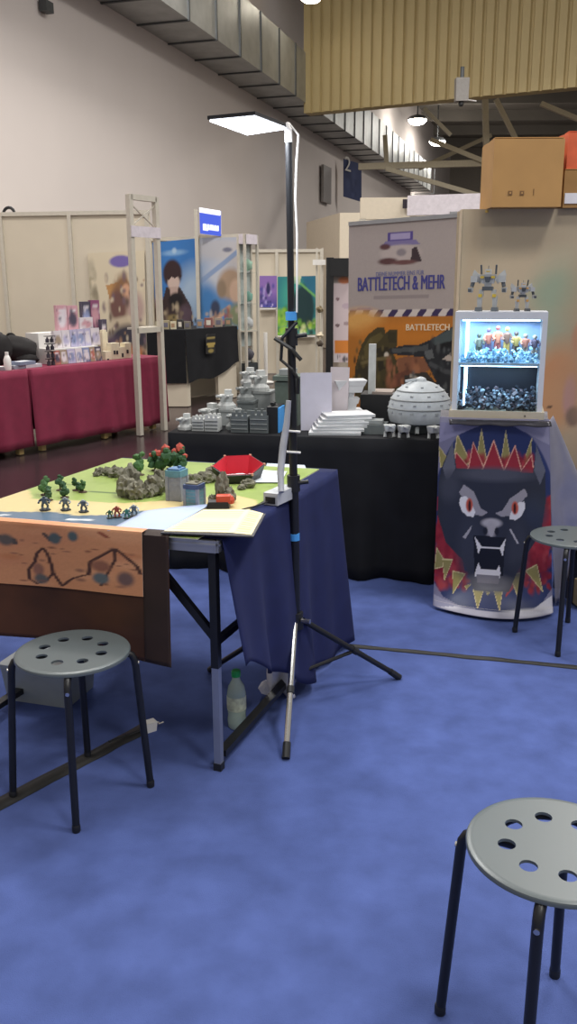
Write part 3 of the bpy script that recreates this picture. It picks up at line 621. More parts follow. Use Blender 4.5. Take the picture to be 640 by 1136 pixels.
ops += [('poly', CR((60, 310), (75, 250), (95, 190), (130, 140), (175, 105), (210, 108), (215, 135), (240, 115), (275, 118), (276, 195), (252, 232), (275, 285), (300, 420), (260, 470), (60, 470)), '#453d24'),
  ('poly', CR((105, 210), (135, 160), (190, 130), (205, 150), (170, 190), (150, 250), (110, 270)), '#5d5330'), ('poly', CR((225, 130), (268, 128), (268, 180), (230, 185)), '#39331f'), ('poly', CR((165, 210), (230, 205), (240, 300), (180, 330)), '#2f2a1c'), ('poly', CR((62, 320), (130, 300), (150, 430), (60, 440)), '#353023'), ('ell', *XY(428, 394), .022, .013, '#d3cabb', .4), ('line', CR((90, 290), (150, 270), (240, 260)), .008, '#6b6040'),
  ('poly', CR((270, 265), (330, 250), (420, 262), (440, 320), (380, 350), (280, 345)), '#84573f'), ('poly', CR((255, 345), (330, 320), (400, 345), (330, 400), (250, 410)), '#6f4434'), ('speck', 40, .4, .58, .7, .7, .01, .03, ['#a06a4c', '#5f3d30', '#8f5c44']),
  ('poly', CR((235, 215), (300, 198), (380, 195), (440, 170), (490, 140), (540, 110), (590, 85), (590, 470), (520, 470), (470, 380), (430, 300), (405, 255), (300, 248), (238, 240)), '#26292e'), ('poly', CR((245, 215), (400, 200), (430, 190), (430, 225), (250, 236)), '#4b4e50'), ('poly', CR((440, 170), (545, 112), (585, 95), (585, 160), (470, 200)), '#4a5558'), ('poly', CR((410, 230), (450, 215), (460, 260), (425, 270)), '#5d6164'), ('line', CR((470, 210), (520, 195), (585, 190)), .012, '#15171b'), ('line', CR((440, 290), (520, 330), (585, 340)), .01, '#474a4e'),
  ('poly', CR((500, 268), (545, 235), (555, 280)), '#b7aca4'), ('poly', CR((310, 350), (420, 330), (500, 420), (480, 480), (300, 480)), '#3a3632'), ('line', CR((340, 350), (390, 372)), .008, '#a49c90'), ('grad', .74, .9, '#2b2826'), ('speck', 30, .05, .5, .4, .7, .008, .018, ['#5c522f', '#332e1e', '#6a5f3c']), ('speck', 30, .6, .5, 1, .72, .008, .02, ['#34383c', '#1b1d21', '#565a5c'])]
art('print', q, 119, 200, raster(119, 200, '#aaa09e', ops, grain=.05), t, th=.006)
M_ltr = mat('letter_violet', '#45458c', .6)
lettering('lettering', 'DEINE NUMMER EINS FÜR', q, XY(444, 305.5)[1], .040, XY(417, 305)[0], XY(470, 305)[0], mat('letter_blue', '#6a70a4', .6), t)
lettering('lettering', 'BATTLETECH & MEHR', q, XY(397, 323)[1], .106, XY(397, 320)[0], XY(493, 320)[0], M_ltr, t, bold=.03, label='large violet headline lettering')
lettering('lettering', 'BATTLETECH', q, XY(450, 366.5)[1], .048, XY(450, 365)[0], XY(498, 365)[0], mat('letter_cream', '#ecdcc0', .6), t, bold=.03, label='small cream lettering over the picture')
MB().bar(tl_+V(0, 0, .01), tr_+V(0, 0, .01), .02, .03).build('top_bar', M_alu, t)
d_ = (br_-bl_).normalized(); MB().box(((bl_+br_)/2).xy.to_3d()+V(0, .02, .05), ((br_-bl_).length+.02, .14, .09), rz=math.atan2(d_.y, d_.x)).build('base', M_alu, t, bevel=.01)
MB().tube([V((bl_.x+br_.x)/2, 7.26, .09), V((bl_.x+br_.x)/2, 7.26, 1.85)], .012).build('support_pole', M_alu, t)
# ---- white banner with red marks, peeping out between banner and cabinet
t = thing('rollup_banner', 'narrow strip of a white banner with red marks right of the grey banner', 'banner', at(508, 345, 8.5).xy.to_3d())
a, b = at(499, 238, 8.5), at(530, 238, 8.5)
q = quadpos(V(a.x, 8.5, a.z), V(b.x, 8.5, a.z), V(b.x, 8.5, .08), V(a.x, 8.5, .08))
art('print', q, 26, 110, raster(26, 110, '#ddd2d0', [('poly', [(.1, .02), (1, .02), (1, .05), (.1, .05)], '#c0707a'), ('poly', [(.1, .08), (1, .08), (1, .1), (.1, .1)], '#c0707a'), ('ell', .25, .17, .16, .018, '#74606c', .3), ('poly', [(0, .29), (1, .29), (1, .36), (0, .36)], '#9a3f48'), ('ell', .35, .47, .25, .06, '#2c2428', .3), ('grad', .6, .8, '#4b4044')]), t, th=.006)
MB().box(V((a.x+b.x)/2, 8.52, .04), (b.x-a.x+.02, .14, .08)).build('base', M_alu, t); MB().bar(V(a.x, 8.5, a.z+.01), V(b.x, 8.5, a.z+.01), .03).build('top_bar', M_alu, t)
# ---- white fascia of the booth beyond
t = thing('booth_fascia', 'pale lilac booth fascia above the white banner strip', 'fascia', at(495, 240, 12).xy.to_3d())
p0, p1 = at(452, 217, 12), at(640, 212, 11.4); zb = at(452, 239, 12).z
vbox(p0, p1, zb, p0.z, .06, 'board', mat('fascia_white', '#ddd6dc', .5), t)
for P in (p0+V(.1, .1, 0), p1): MB().box(V(P.x, P.y+.05, zb/2), (.08, .08, zb)).build('post', M_alupost, t)
t = thing('booth_fascia', 'cream beam with a dark slot beyond the top of the grey banner', 'fascia', at(440, 240, 14).xy.to_3d())
vbox(at(400, 226, 14), at(478, 217, 14), at(440, 243, 14).z, at(440, 219, 14).z, .1, 'board', M_cream, t)
vbox(at(447, 224, 13.9), at(489, 222, 13.9), at(440, 231, 13.9).z, at(440, 221, 13.9).z, .04, 'slot', mat('dark_hole', '#2d2530'), t)
P = at(402, 243, 14.05); MB().box(V(P.x, P.y, P.z/2), (.1, .1, P.z)).build('post', M_alupost, t)
P = at(476, 243, 14.05); MB().box(V(P.x, P.y, P.z/2), (.1, .1, P.z)).build('post', M_alupost, t)

# ------------------------------------------------------------------ stools
def make_stool(label, loc, rz):
    t = thing('stool', label, 'stool', (0, 0, 0))
    bm = bmesh.new(); es = []
    def loop(cx, cy, r, n):
        vs = [bm.verts.new((cx + r*math.cos(2*PI*k/n), cy + r*math.sin(2*PI*k/n), .45)) for k in range(n)]
        es.extend(bm.edges.new((vs[k], vs[(k+1) % n])) for k in range(n)); return vs
    outer = loop(0, 0, .150, 64)
    for k in range(8): loop(.088*math.cos(k*PI/4+PI/8), .088*math.sin(k*PI/4+PI/8), .0165, 20)
    bmesh.ops.triangle_fill(bm, use_beauty=True, use_dissolve=False, edges=es)
    for f in bm.faces:
        if f.normal.z < 0: f.normal_flip()
    ret = bmesh.ops.extrude_face_region(bm, geom=bm.faces[:])
    low = [v for v in ret['geom'] if isinstance(v, bmesh.types.BMVert)]
    for v in low: v.co.z -= .006
    # rolled rim
    mb = MB(); mb.bm.free(); mb.bm = bm
    prof = [(.149, .4501), (.155, .4497), (.1595, .4475), (.161, .444), (.1605, .4385), (.158, .437), (.1555, .4395), (.153, .443), (.146, .4440)]
    mb.lathe(prof, n=64, cap0=False, cap1=False)
    mb.build('seat', M_seat, t, smooth=True)
    for k in range(4):
        a = k*PI/2; c, s_ = math.cos(a), math.sin(a)
        pts = [V(r*c, r*s_, z) for r, z in ((.05, .43), (.11, .432), (.148, .4315), (.1625, .425), (.1695, .411), (.1725, .392), (.198, .012))]
        lg = MB().tube(pts, .0105, 12).build('leg', M_black, t, smooth=True)
        MB().lathe([(.0105, 0), (.0118, .003), (.0118, .018), (.0106, .022)], (.1985*c, .1985*s_, 0), 12).build('foot_cap', M_blackp, lg, smooth=True)
        MB().tube([V(.178*c, .178*s_, .40), V(.1835*c, .1835*s_, .4)], .0055, 10).build('rivet', M_chrome, lg)
    MB().tube([V(.115*math.cos(a), .115*math.sin(a), .4345) for a in np.linspace(0, 2*PI, 33)], .007, 8).build('ring', M_black, t, smooth=True)
    t.location = loc; t.rotation_euler = (0, 0, rz)
    return t
st = make_stool('grey round stool in front of the hanging map, under its brown border', (-.6114, 2.331, 0), 3.2785)
copy_tree(st, (.4853, 1.4222, 0), math.atan2(1.57-1.4222, .553-.4853), 'grey round stool at the lower right, nearest to the camera')
copy_tree(st, (1.150, 3.478, 0), math.atan2(3.544-3.478, .991-1.150), 'grey round stool cut by the right edge, before the black beast print')

# ------------------------------------------------------------------ game table
E0 = V(-.206, 2.429, 0); ur = V(.364, .931, 0).normalized(); uf = V(-.957, .291, 0).normalized(); fnrm = V(-uf.y, uf.x, 0)      # along the right edge / along the front edge to the left
TW, TL = .905, 1.05
def tb(s, d, z=0.): p = E0 + uf*s + ur*d; return V(p.x, p.y, z)
def sd(p):
    q = Vector(p) - E0; det = uf.x*ur.y - uf.y*ur.x
    return ((q.x*ur.y - q.y*ur.x)/det, (uf.x*q.y - uf.y*q.x)/det)
trz = math.atan2(ur.y, ur.x)
t = thing('folding_table', 'folding table with aluminium rim and legs under the blue cloth', 'table', tb(TW/2, TL/2))
m = MB(); m.prism([tb(.012, .012), tb(TW-.012, .012), tb(TW-.012, TL-.012), tb(.012, TL-.012)][::-1], .712, .738); m.build('tabletop', mat('table_board', '#6b6a6a', .6), t)
m = MB()
for a, b in ((tb(0, 0), tb(TW, 0)), (tb(TW, 0), tb(TW, TL)), (tb(TW, TL), tb(0, TL)), (tb(0, TL), tb(0, 0))):
    m.bar(a+V(0, 0, .722), b+V(0, 0, .722), .012, .036, up=(0, 0, 1)); m.bar(a+V(0, 0, .727), b+V(0, 0, .727), .018, .006)
m.build('rim', M_alu, t)
for s, d in ((.02, .02), (TW-.02, .02), (.02, TL-.02), (TW-.02, TL-.02)):
    lg = MB().box(tb(s, d, .525), (.024, .024, .37), rz=trz).build('leg', M_black, t, bevel=.004)
    MB().box(tb(s, d, .185), (.022, .022, .33), rz=trz).build('extension', M_alu, lg, bevel=.003)
    MB().box(tb(s, d, .012), (.026, .026, .024), rz=trz).build('foot_cap', M_blackp, lg, bevel=.003)
for s in (.02, TW-.02):
    MB().bar(tb(s, .04, .045), tb(s, TL-.04, .045), .03, .02).build('floor_rail', M_black, t)
    MB().bar(tb(s, .035, .42), tb(s, TL-.035, .42), .02, .02).build('crossbar', M_black, t)
for d in (.035, TL-.035): 
    MB().bar(tb(.03, d, .43), tb(.26, d, .70), .022, .022).build('brace', M_black, t)
    MB().bar(tb(TW-.03, d, .43), tb(TW-.26, d, .70), .022, .022).build('brace', M_black, t)
# blue cloth: top (drawn back from the front edge), right drop, far drop, left drop
t = thing('blue_tablecloth', 'dark blue cloth hanging over the right side of the game table', 'tablecloth', tb(TW/2, TL/2, .74))
m = MB(); zt = .7425
m.grid(lambda u, v: tb(-.012 + (TW+.024)*u, .012 + (TL)*v, zt), 4, 12)
def rdrop(u, v):
    d = .012 + TL*u; zb = .36 - .34*min(1, max(0, (u-.02)/.62))**.9 if u < .64 else .02
    zb += .012*math.sin(u*21)
    k = v**1.1; off = .013 + .012*v + k*(.022*math.sin(u*14+.5) + .014*math.sin(u*31+2)) + .03*k
    if u > .96: off += .0
    p = tb(-off, d + .02*k*math.sin(u*9), 0); p.z = zt + (zb-zt)*v; return p
m.grid(rdrop, 70, 24)
def fdrop(u, v):
    k = v**1.1; zb = .02 if u < .1 else .02 + .6*min(1, (u-.1)/.1); off = .0 + .015*v + k*(.02*math.sin(u*17) + .012*math.sin(u*37)) + .02*k
    p = tb(-.013 + (TW+.026)*u - (.05*k*(1-u) if u < .3 else 0), TL + .012 + off, 0); p.z = zt + (zb-zt)*v; return p
m.grid(fdrop, 60, 16)
def ldrop(u, v):
    k = v**1.1; off = .013 + .01*v + k*(.018*math.sin(u*15) + .012*math.sin(u*33)) + .02*k
    p = tb(TW + off, .012 + TL*u, 0); p.z = zt + (.63-zt)*v; return p
m.grid(ldrop, 50, 12)
bmesh.ops.remove_doubles(m.bm, verts=m.bm.verts[:], dist=.002)
m.build('cloth', M_navy, t, smooth=True, thick=.002, recalc=False)
# game mat
M0 = lambda s, d, z=.7465: tb(s, d, z)
FLs, NRs, MF, MN = .905, .05, 1.03, -.016
def matpos(u, v): return tb(FLs + (NRs-FLs)*u, MF + (MN-MF)*v, .7475)
def muv(px, py):   # pixel on the mat -> (u, v)
    s, d = sd(on(px, py, .7475)); return ((s-FLs)/(NRs-FLs), (MF-d)/(MF-MN))
MU = lambda *P: [muv(*p) for p in P]
ops = [('poly', MU((-80, 575), (-20, 556), (32, 543), (36, 553), (56, 555), (86, 555), (105, 557), (140, 558), (205, 554), (255, 548), (285, 555), (285, 570), (180, 585), (-80, 590)), '#cdba86'),
  ('poly', MU((-60, 567), (60, 568), (85, 572), (125, 571), (150, 567), (175, 566), (200, 570), (180, 600), (-60, 600)), '#51677c'),
  ('line', MU((-20, 572), (9, 571)), .006, '#d9dde0'), ('line', MU((76, 576), (100, 577)), .008, '#d9dde0'), ('line', MU((72, 537), (85, 538.5), (88, 545), (135, 548)), .004, '#4f6a38'), ('line', MU((98, 545), (138, 547)), .004, '#4f6a38'),
  ('speck', 90, 0, 0, 1, .55, .01, .04, ['#8aa052', '#98ac60', '#83994e', '#a0b068'])]
img = raster(90, 110, '#94a85c', [ops[-1]] + ops[:-1], grain=.06)
t = thing('game_mat', 'game mat printed with green field, sand and a blue grey road', 'mat', tb(.5, .5, .744))
art('printed_top', matpos, 90, 110, img, t, th=.004, rough=.28)
# map hanging over the front edge
t = thing('hanging_map', 'leather brown map cloth with a lighter printed coast map hanging over the table front', 'cloth', tb(.6, -.01, .745))
s0 = sd(on(191, 594, .745))[0]; s1 = s0 + 1.02
def drape_map(u, v, out=.0):    # u from the right end (0) to the left (1); v: 0 on the table top, down the front
    s = s0 + (s1-s0)*u; L0 = .028
    z0 = .7535
    if v < .1: d = .012 - .03*(v/.1); p = tb(s, d+.0, z0 - (.002 if v > .05 else 0))
    else:
        k = (v-.1)/.9; zb = .355 + .035*min(1, u*4)
        p = tb(s, -.022 - out - .012*k*math.sin(u*11+.6) - .006*k, z0-.008 + (zb-z0)*k)
    return p
m = MB(); m.grid(lambda u, v: drape_map(u, v), 60, 30); m.build('border', mat('leather_brown', '#472713', .75, var=.35, scale=5), t, smooth=True, thick=.002)
def sU(px, py): 
    p = onplane(px, py, tb(0, -.03), fnrm); return ((sd(p)[0]-s0)/(s1-s0), p.z)
uR = sU(158, 620)[0]
m = MB(); m.grid(lambda u, v: drape_map(u*uR, v, .003) + V(0, 0, .002), 10, 30); m.build('edge_band', mat('leather_dark', '#2a1a13', .75, var=.3, scale=6), t, smooth=True, thick=.002)
def mappos(u, v):
    uu = uR + (.985-uR)*(1-u); s = s0+(s1-s0)*uu; z0, z1 = .757, .566 - .01*(1-u)
    if v < .12: return tb(s, .0085 - .0355*(v/.12), z0 - .001*(v > .06))
    k = (v-.12)/.88; return tb(s, -.0275 - .004*k - .012*k*.45*math.sin(uu*11+.6), z0-.004 + (z1-z0)*k)
def mp(px, py):
    u_, z = sU(px, py); return (1-(u_-uR)/(.985-uR), .12+.88*(.753-z)/(.753-.566))
MPp = lambda *P: [mp(*p) for p in P]
ink = '#4a2f28'
ops = [('speck', 40, 0, 0, 1, 1, .04, .12, ['#c88b63', '#b9774f', '#d39a72', '#c28460']),
 ('line', MPp((32, 640), (31, 630), (38, 622), (40, 613), (47, 607), (52, 614), (57, 628), (58, 634), (68, 648), (80, 640), (92, 637), (98, 636)), .007, ink),
 ('line', MPp((98, 636), (100, 622), (112, 616), (127, 608), (138, 616), (152, 627), (157, 636)), .008, ink), ('line', MPp((127, 608), (128, 620), (120, 634), (112, 648)), .006, ink),
 ('line', MPp((32, 640), (40, 645), (50, 643), (58, 634)), .006, ink), ('ell', *mp(42, 630), .02, .09, '#8d6150', .5), ('ell', *mp(45, 640), .025, .07, '#5b5a58', .5), ('ell', *mp(112, 640), .03, .08, '#5d6668', .5), ('ell', *mp(112, 627), .035, .08, '#8b5c48', .6), ('ell', *mp(140, 641), .03, .1, '#6c5450', .6),
 ('line', MPp((-2, 594), (8, 600), (14, 597), (16, 602)), .012, '#4d4440'), ('ell', *mp(6, 598), .03, .08, '#5c5551', .6), ('line', MPp((48, 592), (56, 600), (66, 596)), .009, '#54453f'), ('ell', *mp(60, 597), .022, .08, '#4f5a5c', .5), ('ell', *mp(80, 595), .018, .07, '#4f5e60', .5), ('line', MPp((110, 591), (118, 596)), .01, '#8f4c38'),
 ('line', MPp((-40, 630), (-20, 620), (-4, 634)), .006, ink), ('speck', 25, .5, .3, 1, 1, .008, .02, ['#6b4030', '#7d5546'])]
art('printed_map', mappos, 150, 60, raster(150, 60, '#c68a62', ops, grain=.08, seed=4), t, th=.002, rough=.6)

# ---- things on the game mat
ZM = .7478
def onm(px, py, z=ZM): return on(px, py, z)
M_crown = mat('tree_green', '#3f6238', .8, var=.25, scale=60); M_crown2 = mat('tree_dark', '#2f4f34', .8, var=.25, scale=60); M_trunk = mat('trunk', '#4a3a2a', .8)
M_redtop = mat('tree_red', '#9c4034', .8, var=.2, scale=60); M_base = mat('base_black', '#2a2a2a', .6)
def tree(px, py, h, cm, label, w=.35, red=False):
    h *= 1.25 if not red else 1.; P = onm(px, py); t = thing('model_tree', label, 'model tree', P, group='little model trees on the game mat')
    MB().lathe([(.016, 0), (.014, .003), (.003, .004), (.0025, h*.5)], P, 8).build('trunk', M_trunk, t)
    m = MB(); random.seed(int(px*13+py))
    for k in range(6): m.blob(P + V(random.uniform(-1, 1)*h*w*.5, random.uniform(-1, 1)*h*w*.5, h*(.35+.12*k)), h*w*(.75-.07*k), .3, 1)
    m.build('crown', cm, t)
    if red: MB().blob(P + V(.1*h, 0, h*.95), h*.2, .3, 1).blob(P + V(-.15*h, 0, h*.8), h*.14, .3, 1).build('red_top', M_redtop, t)
for a in ((50, 549, .05, M_crown, 'green model tree furthest left on the mat'), (54, 555, .036, M_crown2, 'small green model tree in front of the leftmost tree'),
          (67, 544, .042, M_crown2, 'dark model tree at the back of the second clump'), (72, 552, .04, M_crown2, 'dark model tree at the front of the second clump'),
          (85, 544, .036, M_crown2, 'dark model tree at the back of the third clump'), (92, 546, .034, M_crown, 'dull green model tree at the front of the third clump'),
          (156, 527, .068, M_crown, 'lone round green model tree behind the grey rocks')): tree(*a)
for a in ((172, 522, .075, 'first red topped tree from the left behind the blue towers'), (181, 524, .095, 'second red topped tree, tallest of the row behind the blue towers'), (189, 520, .06, 'third red topped tree behind the blue towers'), (198, 521, .09, 'fourth red topped tree, right of the tall one behind the blue towers'), (204, 522, .06, 'last red topped tree at the right behind the blue towers')):
    tree(a[0], a[1], a[2], M_crown2, a[3], .38, True)
M_rock = mat('rock', '#6d6a5c', .9, var=.3, scale=40, bump=.4)
def rock(label, cat, parts, name='model_rock'):
    P = onm(*parts[0][:2]); t = thing(name, label, cat, P, group='grey model rocks on the game mat')
    for px, py, r, sx, sz in parts:
        c = onm(px, py); MB().blob(c + V(0, .0, r*sz*.75), r, .32, 3, (sx, .9, sz), fr=2.6).build('boulder', M_rock, t)
random.seed(3)
rock('large craggy grey model rock, left half of the big outcrop', 'model rock', ((140, 551, .032, 1, 1.3), (152, 553, .03, 1, 1.1), (146, 546, .034, 1, 1.55)))
rock('craggy grey model rock, right half of the big outcrop', 'model rock', ((163, 551, .024, 1, 1), (172, 549, .032, 1, 1.2), (177, 546, .03, .8, 1.5)))
rock('grey ridge rock running behind the big outcrop', 'model rock', ((122, 527, .022, 1.5, .8), (131, 529, .024, 1.4, .9), (141, 533, .024, 1.3, 1)))
rock('small grey rock at the far left of the ridge', 'model rock', ((110, 527, .018, 1, .9), (107, 528, .013, 1, .8)))
rock('pale grey standing stone right of the blue towers', 'model rock', ((247, 556, .026, .9, 2.1), (255, 557, .022, .9, 1.2), (236, 556, .014, 1, .9)))
rock('dark rubble between the towers and the dice tray', 'model rock', ((216, 537, .024, 1.3, .9), (228, 535, .026, 1.3, .9), (236, 530, .024, 1.1, 1.1)))
rock('low pale rock in front of the dice tray', 'model rock', ((275, 541, .02, 1.3, .9), (268, 543, .013, 1.1, .8)))
M_tglass = mat('tower_teal', '#5c8a98', .35, var=.15, scale=60); M_tblue = mat('tower_blue', '#4c6f96', .4, var=.15, scale=60); M_tgrey = mat('tower_grey', '#858a96', .6, var=.12, scale=60); M_tdark = mat('tower_navy', '#36476e', .5, var=.15, scale=60)
def tower(px, py, w, h, body, top, label, cap):
    P = onm(px, py); t = thing('model_tower', label, 'model building', P, trz)
    R = trz
    MB().box(P+V(0, 0, h*.36), (w, w, h*.72), rz=R).build('body', body, t)
    m = MB()
    for i in (-1, 1):
        for j in (-1, 1): m.box(P + Matrix.Rotation(R, 3, 'Z') @ V(i*w*.46, j*w*.46, h*.37), (w*.2, w*.2, h*.74), rz=R)
    for j in range(1, 5): m.box(P+V(0, 0, h*.15*j), (w*1.03, w*1.03, h*.02), rz=R)
    m.build('pillars', M_tgrey, t)
    MB().box(P+V(0, 0, h*.82), (w*1.08, w*1.08, h*.2), rz=R).build('upper_storey', top, t, bevel=.001)
    m = MB(); m.box(P+V(0, 0, h*.945), (w*.85, w*.85, h*.05), rz=R); m.box(P+V(w*.2, 0, h*1.0), (w*.2, w*.2, h*.06), rz=R); m.build('roof', cap, t)
tower(197, 554, .052, .112, M_tgrey, M_tglass, 'taller grey model tower with light blue top', M_tblue)
tower(216, 560, .050, .078, M_tglass, M_tdark, 'shorter teal model tower with navy top', M_rock)
# small fighting machines
def mini(px, py, h, c1, c2, label):
    P = onm(px, py); t = thing('miniature', label, 'miniature', P, random.uniform(-1, 1), group='little fighting machine miniatures on the game mat')
    a, b = mat('mini_'+c1, c1, .5), mat('mini_'+c2, c2, .5)
    MB().lathe([(h*.42, 0), (h*.4, h*.09)], P, 6).build('base', M_base, t)
    for s in (-1, 1):
        MB().tube([P+V(s*h*.16, 0, h*.08), P+V(s*h*.2, h*.1, h*.3), P+V(s*h*.12, 0, h*.5)], h*.09, 6).build('leg', a, t)
        MB().tube([P+V(s*h*.22, 0, h*.8), P+V(s*h*.38, 0, h*.65), P+V(s*h*.36, -h*.25, h*.6)], h*.08, 6).build('arm', b, t)
    MB().box(P+V(0, 0, h*.7), (h*.42, h*.36, h*.4), taper=.7).build('torso', a, t, bevel=h*.05)
    MB().box(P+V(0, -h*.05, h*.95), (h*.16, h*.16, h*.14)).build('head', b, t)
for a in ((50, 566, .045, '#53616c', '#3c4a58', 'blue grey miniature standing below the leftmost trees'), (73, 566, .042, '#5a6670', '#8a9096', 'grey miniature below the second clump of trees'), (93, 568, .04, '#44546a', '#a3a8ac', 'blue miniature with pale arm below the third clump of trees'),
          (122, 575, .026, '#3f6b4c', '#2f5a44', 'green miniature at the left of the group on the road'), (130, 574, .036, '#a3483a', '#8c5a3c', 'red miniature in the group on the road'), (141, 575, .03, '#3b7a6c', '#40585c', 'teal miniature in the group on the road'), (149, 573, .038, '#5a656e', '#b6bcc0', 'grey miniature at the right of the group on the road')): mini(*a)
P = onm(244, 563); t = thing('model_vehicle', 'black and orange red model vehicle in front of the standing stone', 'model vehicle', P)
m = MB(); m.box(P+V(-.005, 0, .012), (.065, .04, .02), taper=1.15).build('hull', M_blackp, t, bevel=.004)
MB().box(P+V(.012, 0, .03), (.045, .036, .022), taper=1).build('cabin', mat('vehicle_red', '#b8442e', .45), t, bevel=.006)
MB().lathe([(.016, 0), (.018, .012), (.012, .024)], P+V(.03, .01, .012), 12).build('drum', MATS['vehicle_red'], t)
# hexagonal dice tray
c = onm(264, 534); c.z = ZM; t = thing('dice_tray', 'black hexagonal dice tray with bright red lining', 'dice tray', c)
M_red = mat('tray_red', '#b8182c', .8, var=.06); cz = c + V(0, .03, 0)
def hx(r, z, k): a = k*PI/3 + .08; y = r*math.sin(a); return cz + V(r*math.cos(a), y, z if z < .03 else z + y*.24)
MB().prism([hx(.076, 0, k) for k in range(6)], ZM+.0006, ZM+.006).build('base', M_blackp, t)
MB().prism([hx(.073, 0, k) for k in range(6)], ZM+.006, ZM+.008).build('lining', M_red, t)
for k in range(6):
    a, b, A2, B2 = hx(.077, .001, k), hx(.077, .001, k+1), hx(.096, .055, k), hx(.096, .055, k+1)
    o = MB().slab([a, b, B2, A2], .004).build('wall', M_blackp, t)
    n_ = (b-a).cross(A2-a).normalized(); inn = n_ if n_.dot(cz-a) > 0 else -n_
    MB().slab([p + inn*.0045 for p in (a.lerp(A2, .1).lerp(b.lerp(B2, .1), .03), b.lerp(B2, .1).lerp(a.lerp(A2, .1), .03), B2.lerp(A2, .02), A2.lerp(B2, .02))], .002).build('wall_lining', M_red, t)
    MB().tube([hx(.096, .05, k), hx(.096, .058, k)], .005, 8).build('corner_snap', mat('brass_snap', '#c9907a', .4), t)
P = cz + V(0, -.01, .009); t = thing('paper_slip', 'crumpled white paper lying in the red dice tray', 'paper', P)
MB().grid(lambda u, v: P + V((u-.5)*.1, (v-.5)*.07, .004 + .012*abs(mnoise.noise(V(u*5, v*5, 2)))), 12, 10).build('sheet', M_paper, t, thick=.001)
# papers, booklet, adapter
def sheet(name, label, cat, pts, z, m_, lift=0., th=.0012, nm='sheet'):
    q = quadpos(*pts); return tag(MB().grid(lambda u, v: V(q(u, v).x, q(u, v).y, z + lift*math.sin(u*PI)*.5 + lift*.6*(1-v)*u), 10, 10).build(name, m_, None, smooth=True, thick=th), label, cat)
P4 = lambda *P: [on(x, y, .752) for x, y in P]
sheet('paper_sheet', 'large white sheet lying over the near edge of the game mat', 'paper', P4((160, 567), (234, 560), (184, 590), (119, 589)), .7525, mat('sheet_bluish', '#a7b4d0', .6, var=.02), .004)
t = thing('booklet', 'open cream booklet at the front right corner of the game table', 'booklet', on(235, 582, .752))
M_cream2 = mat('booklet_cream', '#e2d5ac', .6, var=.08, scale=30); lf = raster(40, 40, '#e3d7b0', [('line', [(.08, y), (.9, y)], .010, '#a8966a') for y in np.linspace(.1, .9, 12)])
z = .7535
qa = [on(x, y, z) for x, y in ((226, 568), (277, 568), (259, 594), (182, 592))]; qb = [on(x, y, z) for x, y in ((277, 568), (292, 572), (279, 596), (259, 594))]
cv = [qa[0], qb[1], qb[2], qa[3]]; cm = sum(cv, V(0, 0, 0))/4
MB().prism([(cm + (p-cm)*1.06).xy for p in cv], .7545, .7585).build('cover', mat('booklet_cover', '#3a3a40', .6), t)
liftq = lambda Q, k: quadpos(*[V(p.x, p.y, .7585+k) for p in Q])
art('left_page', liftq(qa, .0035), 40, 40, lf, t, th=.003); art('right_page', liftq(qb, .0025), 20, 40, raster(20, 40, '#e0d2a6', [('line', [(.1, y), (.8, y)], .014, '#a8966a') for y in np.linspace(.1, .9, 10)]), t, th=.003)
for i, (pts, lab, cc, z) in enumerate(((((296, 514), (338, 516), (343, 528), (292, 527)), 'white leaflet at the far right end of the game table, behind the pole', '#c3cfe0', .7445), (((284, 521), (318, 523), (312, 535), (270, 535)), 'white sheet sticking out from under the dice tray corner', '#d8dfe6', .7525), (((311, 529), (330, 529), (332, 532), (309, 532)), 'green slip beside the lamp pole on the table', '#4f7f4a', .7465))):
    sheet('leaflet', lab, 'paper', [on(x, y, z) for x, y in pts], z, mat('leaflet%d' % i, cc, .6), .0)
P = on(311, 556, .744); t = thing('power_adapter', 'pale grey adapter block at the right edge of the table beside the pole', 'adapter', P)
R = Matrix.Rotation(trz-.1, 3, 'Z'); 
MB().box(P+V(0, 0, .022), (.14, .052, .04), R=R).build('housing', mat('adapter_grey', '#b9bcc0', .5), t, bevel=.006)
MB().box(P+R @ V(-.0705, 0, .018), (.003, .036, .022), R=R).build('socket', M_blackp, t)
MB().tube([P+R @ V(-.07, .01, .012), P+R @ V(-.12, .03, .006), P+R @ V(-.17, .05, .004)], .003, 6).build('lead', M_blackp, t)

# ------------------------------------------------------------------ lamp stand
LP = V(.026, 2.924, 0)
t = thing('light_stand', 'tall black tripod light stand with a lit panel at the top', 'lamp', LP)
top = V(.006, 2.924, 1.90); lean = lambda z: V(LP.x + (top.x-LP.x)*z/1.9, 2.924, z)
for a, b, r in ((.09, .80, .0165), (.76, 1.30, .0135), (1.27, 1.89, .011)): MB().tube([lean(a), lean(b)], r, 16).build('pole_section', M_black, t, smooth=True)
for z, r in ((.80, .022), (1.285, .02)):
    cl = MB().tube([lean(z-.03), lean(z+.025)], r, 16).build('clamp', M_blackp, t)
    MB().tube([lean(z)+V(.015, -.01, 0), lean(z)+V(.05, -.012, .005)], .007, 8).build('knob', M_blackp, cl)
for a, b, r in ((1.335, 1.362, .0185), (.598, .622, .0185)): MB().tube([lean(a), lean(b)], r, 14).build('tape_band', M_bluetape, t)
hub = MB().tube([lean(.275), lean(.335)], .027, 16).build('hub', M_blackp, t); low = MB().tube([lean(.085), lean(.125)], .022, 14).build('spreader_collar', M_blackp, t)
MB().tube([lean(.31)+V(.02, -.02, 0), lean(.31)+V(.05, -.03, 0)], .009, 8).build('knob', M_chrome, hub)
feet = [V(-.012, 2.507, .008), V(.416, 3.094, .008), V(-.307, 3.17, .008)]
